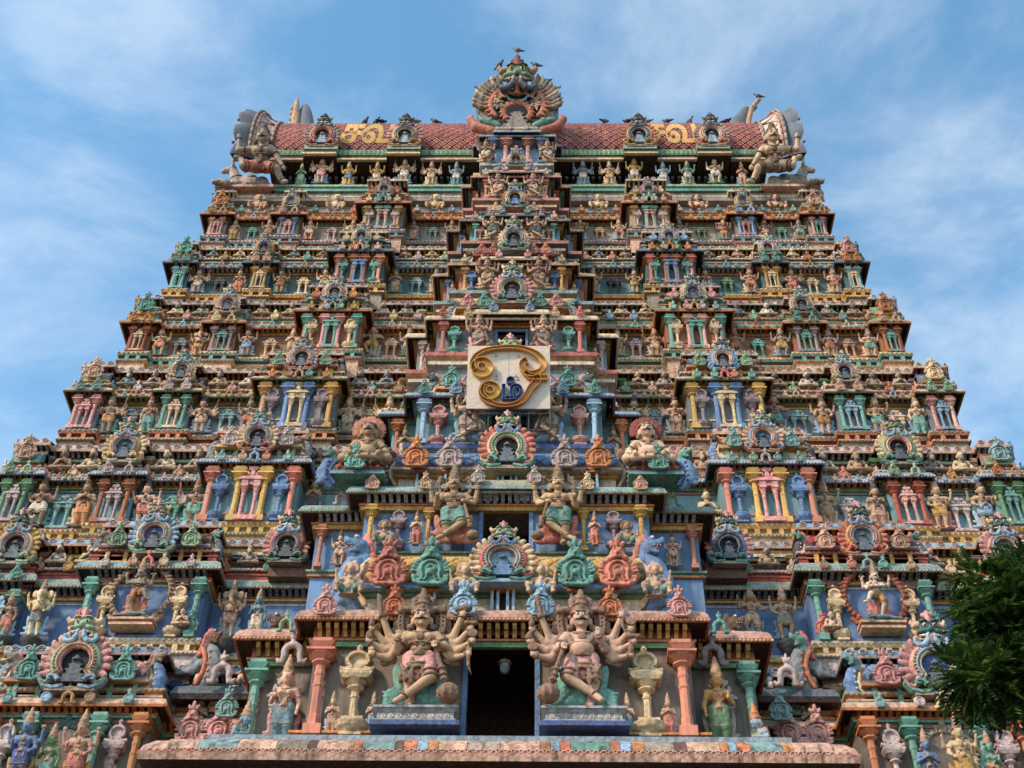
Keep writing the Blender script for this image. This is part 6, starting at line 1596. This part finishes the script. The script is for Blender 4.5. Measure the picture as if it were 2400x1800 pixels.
def channel(name, path, widths, face, rim, closed=False, dep=.13):
    """a tray letter: back face, upright rim on both sides and an open front"""
    pts = smooth([bx_(*p) for p in path]); ws = list(np.interp(np.linspace(0, 1, len(pts)), np.linspace(0, 1, len(widths)), widths))
    Lf, Rt = stroke_outline([(p.x, p.y) for p in pts], ws)
    n = len(pts); b = MB()
    V = [(p.x, -.02, p.y) for p in Lf] + [(p.x, -.02, p.y) for p in Rt]
    b.add(V, [(i, n + i, n + i + 1, i + 1) for i in range(n - 1)], 0)
    th = .016
    for side_, sg in ((Lf, -1), (Rt, 1)):
        oth = Rt if side_ is Lf else Lf
        inn = [p + (q - p).normalized() * th for p, q in zip(side_, oth)]
        for i in range(n - 1):
            a, c_, d_, e_ = side_[i], side_[i + 1], inn[i + 1], inn[i]
            V = [(q.x, y_, q.y) for y_ in (-.002, -dep) for q in (a, c_, d_, e_)]
            b.add(V, [(0, 1, 5, 4), (2, 3, 7, 6), (4, 5, 6, 7)], 1)
    for i in (0, n - 1):
        a, c_ = Lf[i], Rt[i]; b.add([(a.x, -.002, a.y), (c_.x, -.002, c_.y), (c_.x, -dep, c_.y), (a.x, -dep, a.y)], [(0, 1, 2, 3), (3, 2, 1, 0)], 1)
    m_ = b.mesh(name, (face, rim)); return obj(name, m_, parent=SB)
def circ(cu, cv, ru, rv, a0, a1, n):
    return [(cu + ru * math.cos(R(a0 + (a1 - a0) * i / (n - 1))), cv - rv * math.sin(R(a0 + (a1 - a0) * i / (n - 1)))) for i in range(n)]
gold, gedge = 'mustard@0.15', 'rust@0.2'
gold = '~gold_paint@0.15'; PAL['gold_paint'] = (232, 182, 96); PAL['gold_rim'] = (206, 146, 58); gedge = '~gold_rim@0.15'
main = circ(345, 560, 150, 130, 150, -180 + 2, 12)[::1]
channel('gold_curl', circ(350, 565, 135, 125, 100, 462, 22), [.085, .10, .11, .10, .085], gold, gedge)
channel('gold_sweep', [(215, 620), (175, 520), (215, 390), (330, 290), (520, 225), (780, 195), (1020, 205), (1220, 265), (1370, 370), (1445, 500), (1410, 610), (1310, 670), (1200, 690), (1110, 640), (1060, 540), (1085, 470), (1150, 440)], [.07, .07, .055, .05, .05, .055, .065, .085, .085, .07, .08, .09, .08, .08, .1], gold, gedge)
channel('gold_tail', [(1110, 660), (1200, 730), (1330, 760), (1300, 850), (1210, 950), (1150, 1060), (1060, 1170), (930, 1235), (760, 1262), (580, 1240), (440, 1170), (350, 1080), (330, 980), (380, 880), (480, 850)], [.07, .09, .1, .1, .085, .08, .075, .06, .05, .06, .08, .085, .07, .06, .07], gold, gedge)
channel('gold_spur', [(1320, 750), (1420, 755), (1510, 755)], [.08, .075, .07], gold, gedge)
channel('gold_curl', circ(485, 985, 125, 110, 100, 462, 22), [.075, .09, .10, .09, .075], gold, gedge)
blu, blr = '~blue@0.2', '~dblue@0.2'
channel('blue_letter', [(730, 885), (730, 1000), (732, 1120), (735, 1125)], [.05, .05, .05, .05], blu, blr)
channel('blue_letter', [(700, 1120), (800, 1122), (900, 1122)], [.05, .05, .05], blu, blr)
channel('blue_letter', [(870, 1150), (870, 1000), (890, 925), (960, 905), (1030, 950), (1035, 1050), (985, 1115), (930, 1120), (925, 1020), (940, 940)], [.05, .05, .05, .05, .045, .045, .045, .04, .035, .03], blu, blr)
channel('blue_ring', circ(855, 810, 68, 58, 0, 360, 18), [.012, .012], blu, blr)
fx = MB()
for u_, v_ in ((600, 310), (1010, 318), (600, 670), (950, 680), (600, 735), (985, 738)):
    X_, Z_ = bx_(u_, v_); fx.bar((X_, -.02, Z_), (X_, 0, Z_), .012, 6); fx.box(X_ - .05, X_ + .05, -.012, 0, Z_ - .06, Z_ - .05)
obj('fixings', fx.mesh('fixings', ('dgrey',)), parent=SB)['kind'] = 'stuff'
obj('seam', MB().box(-.004, .004, -.004, 0, .02, H_ - .02).mesh('seam', ('stone',)), parent=SB)
fr = MB()
for x in (-W_ / 2, W_ / 2): fr.bar((x, .0, 0), (x, .0, -.62), .022); fr.bar((x, 0, -.02), (x, .75, -.02), .022)
for x in (-.5, -.28, .3, .52): fr.bar((x, .02, -.02), (x, .05, -.62), .02)
fr.bar((-W_ / 2, 0, -.02), (W_ / 2, 0, -.02), .03); fr.bar((-W_ / 2, 0, -.14), (W_ / 2, 0, -.14), .02); fr.bar((-W_ / 2, 0, -.62), (W_ / 2, 0, -.62), .025)
fr.bar((-W_ / 2, 0, -.05), (-.6, .3, -.6), .02); fr.bar((W_ / 2, 0, -.05), (.6, .3, -.6), .02)
for x in (-.8, .8): fr.bar((x, .05, .3), (x, .8, .3), .03); fr.bar((x, .05, 1.8), (x, 1.2, 1.9), .03)
obj('steel_frame', fr.mesh('steel_frame', ('dgrey',)), parent=SB)

# ------------------------------------------------------------------ pigeons on the roof and gables
q = SC(.02); q.ell((0, 0, .14), (.1, .09, .09), .03); q.cap((.06, 0, .18), (.12, 0, .27), .055, .035, .03); q.ell((.135, 0, .29), .042, .02); q.cap((.16, 0, .285), (.2, 0, .275), .014, .006, .01); q.cap((-.06, 0, .13), (-.24, 0, .08), .06, .025, .03)
q2 = SC(.012); q2.cap((.02, .03, .08), (.02, .03, .0), .012, .012, .01); q2.cap((.02, -.03, .08), (.02, -.03, .0), .012, .012, .01)
bird = sculpt_mesh('body', [(q, 0)], ('dgrey',)); legs_ = sculpt_mesh('leg', [(q2, 0)], ('pink',))
BT = [(a_, math.sin(R(34)) ) for a_ in range(1)]
RZ = ZC + RR * math.sin(R(33)) + .04; RY = YC - RR * math.cos(R(33))
spots = [('roof', x) for x in (-6.2, -5.75, -5.5, -4.1, -3.35, 3.5, 4.4, 5.2, 6.0, 6.9, 8.4)] + [('pt', (-.02, 27.84, 48.1)), ('pt', (-.72, 27.98, 47.22)), ('pt', (.7, 27.98, 47.22)), ('pt', (-1.1, 28.28, 46.5)), ('pt', (1.5, 28.4, 46.15)), ('pt', (1.1, 28.28, 46.5)), ('pt', (10.72, 33.0, 52.78)), ('pt', (-10.6, 30.6, 47.75)), ('pt', (10.5, 30.6, 47.75)), ('pt', (-1.5, 28.4, 46.15))]
for i, (kd, v) in enumerate(spots):
    e = bpy.data.objects.new('pigeon', None); col.objects.link(e)
    e.location = (v, RY, RZ) if kd == 'roof' else v
    e.rotation_euler = (0, 0, rng.choice([0, math.pi, .6, 2.6, -.7])); e.scale = (1.15,) * 3
    if kd == 'roof': lb = f"dark pigeon on the roof ridge, {ORD[i + 1] if i < 5 else ORD[11 - i]} from the {'left, beside the left lettering' if i < 5 else 'right, beside the right lettering'}"
    else: lb = ['pigeon on the very tip of the crowning gable', 'pigeon on the left horn of the crowning mask', 'pigeon on the right horn of the crowning mask', 'pigeon on the inner left feathers of the crowning gable', 'pigeon on the outer right feathers of the crowning gable', 'pigeon on the inner right feathers of the crowning gable', 'pigeon on the curled tip of the right horn', 'pigeon on the grey shell at the left roof end', 'pigeon on the grey shell at the right roof end', 'pigeon on the outer left feathers of the crowning gable'][i - 11]
    tag(e, lb, 'pigeon', 'pigeons on the tower')
    obj('body', bird, (0, 0, 0), None, None, e, (['dgrey', 'slate', 'black', 'grey'][i % 4],)); obj('leg', legs_, (0, 0, 0), None, None, e)

# ------------------------------------------------------------------ stone base of the tower, below the picture
b = MB(); b.box(-16.4, 16.4, 23.9, 44, 0, 13.3, 0)
b.box(-6.2, -2.2, 21.6, 24, 0, 13.25, 0); b.box(2.2, 6.2, 21.6, 24, 0, 13.25, 0); b.box(-2.2, 2.2, 21.6, 24, 9.0, 13.25, 0)
part('stone_base', b.mesh('stone_base', ('stone',)))
part('light_block', MB().box(-14, 14, 27.2, 42, 13.3, 22, 0).box(-12, 12, 29.2, 40, 22, 34, 0).box(-10.5, 10.5, 31, 38, 34, 41.5, 0).mesh('light_block', ('dbrown',)))  # unseen stepped box added inside the tower to block light and see-through gaps

# ------------------------------------------------------------------ neem tree at the right edge
TR = bpy.data.objects.new('neem_tree', None); col.objects.link(TR)
cx_, cz_ = upz(2420, 1500, 9.2)
TR.location = (cx_ + 1.6, 9.4, 0)
tag(TR, 'dark green neem tree whose leafy branches reach in at the right edge', 'tree')
tb = MB(); tb.bar((0, 0, -.1), (.1, 0, 2.2), .32, 10, 0, .24); tb.bar((.1, 0, 2.1), (-.2, -.05, 4.2), .24, 10, 0, .17)
tips = []
rt_ = random.Random(3)
for i in range(16):
    a = rt_.uniform(0, 6.28); L_n = rt_.uniform(.8, 1.7); z_ = rt_.uniform(3.0, 4.4)
    p = Vector((-.15, 0, z_)); q_ = p + Vector((math.cos(a) * L_n, math.sin(a) * L_n, rt_.uniform(.5, 1.6)))
    tb.bar(p, q_, .07, 6, 0, .02); tips.append(q_)
obj('trunk', tb.mesh('trunk', ('brown',)), parent=TR)
PALT = bpy.data.materials.new('neem_leaf'); PALT.use_nodes = True
pn = PALT.node_tree.nodes['Principled BSDF']; pn.inputs['Roughness'].default_value = .5; pn.inputs['Specular IOR Level'].default_value = .25
gi_ = PALT.node_tree.nodes.new('ShaderNodeNewGeometry'); rp = PALT.node_tree.nodes.new('ShaderNodeValToRGB')
rp.color_ramp.elements[0].color = (.02, .045, .01, 1); rp.color_ramp.elements[1].color = (.17, .25, .04, 1); rp.color_ramp.elements[0].position = .2
e_ = rp.color_ramp.elements.new(.75); e_.color = (.05, .095, .018, 1)
PALT.node_tree.links.new(gi_.outputs['Random Per Island'], rp.inputs[0]); PALT.node_tree.links.new(rp.outputs[0], pn.inputs['Base Color'])
tl = PALT.node_tree.nodes.new('ShaderNodeBsdfTranslucent'); mxs = PALT.node_tree.nodes.new('ShaderNodeMixShader'); mxs.inputs[0].default_value = .35
PALT.node_tree.links.new(rp.outputs[0], tl.inputs['Color']); PALT.node_tree.links.new(pn.outputs[0], mxs.inputs[1]); PALT.node_tree.links.new(tl.outputs[0], mxs.inputs[2])
PALT.node_tree.links.new(mxs.outputs[0], PALT.node_tree.nodes['Material Output'].inputs['Surface'])
# foliage lobes: (offset from trunk base x, y, z, radius)
lobes = []
for (px, py, Y_, r_) in [(a_ + 34, b_ + 6, c_, d_ * .92) for a_, b_, c_, d_ in ((2335, 1410, 9.0, .3), (2266, 1372, 9.0, .2), (2400, 1350, 9.1, .24), (2270, 1440, 9.0, .2), (2420, 1470, 9.2, .42), (2335, 1510, 9.1, .34), (2250, 1585, 9.0, .2), (2310, 1585, 9.0, .22), (2410, 1570, 9.1, .3), (2470, 1500, 9.3, .5), (2530, 1450, 9.3, .4), (2560, 1480, 9.5, .7), (2680, 1450, 9.8, .6), (2700, 1560, 10, .9))]:
    x_, z_ = upz(px, py, Y_)
    lobes.append((x_ - TR.location.x, Y_ - TR.location.y, z_, r_))
for i in range(14): lobes.append((rt_.uniform(.5, 2.2), rt_.uniform(-1.2, 1.4), rt_.uniform(4.2, 6.4), rt_.uniform(.5, .8)))
lv = []; lf = []
tb2 = MB()
for (x_, y_, z_, r_) in lobes:
    c_ = Vector((x_, y_, z_))
    tb2.bar((-.1, 0, 3.9), c_, .035, 5, 0, .012)
    for _ in range(int(330 * r_ ** 2 / .16 * .8) + 34):
        # one pinnate spray
        while True:
            v = Vector((rt_.uniform(-1, 1), rt_.uniform(-1, 1), rt_.uniform(-1, 1)))
            if v.length < 1: break
        p = c_ + v * r_ * (0.75 + .4 * rt_.random())
        dr = (v * .7 + Vector((rt_.uniform(-.5, .5), rt_.uniform(-.5, .5), -.15 + rt_.uniform(-.35, .35)))).normalized()
        sd_ = dr.cross(Vector((rt_.uniform(-.3, .3), rt_.uniform(-.3, .3), 1))).normalized(); nm_ = sd_.cross(dr)
        L_n = rt_.uniform(.16, .26)
        for j in range(7):
            f = (j + .6) / 7; base = p + dr * (L_n * f) + nm_ * (-.05 * f * f)
            for sg in (-1, 1):
                tip = base + (sd_ * sg * .8 + dr * .6).normalized() * (.088 * (1.1 - .5 * abs(f - .4))) - nm_ * .012
                mid_ = base * .5 + tip * .5
                w_ = dr * .019
                k_ = len(lv); lv += [base, mid_ + w_, tip, mid_ - w_]; lf.append((k_, k_ + 1, k_ + 2, k_ + 3))
me = bpy.data.meshes.new('crown'); me.from_pydata([tuple(v) for v in lv], [], lf); me.materials.append(PALT)
obj('crown', me, parent=TR)
obj('branches', tb2.mesh('branches', ('dbrown',)), parent=TR)
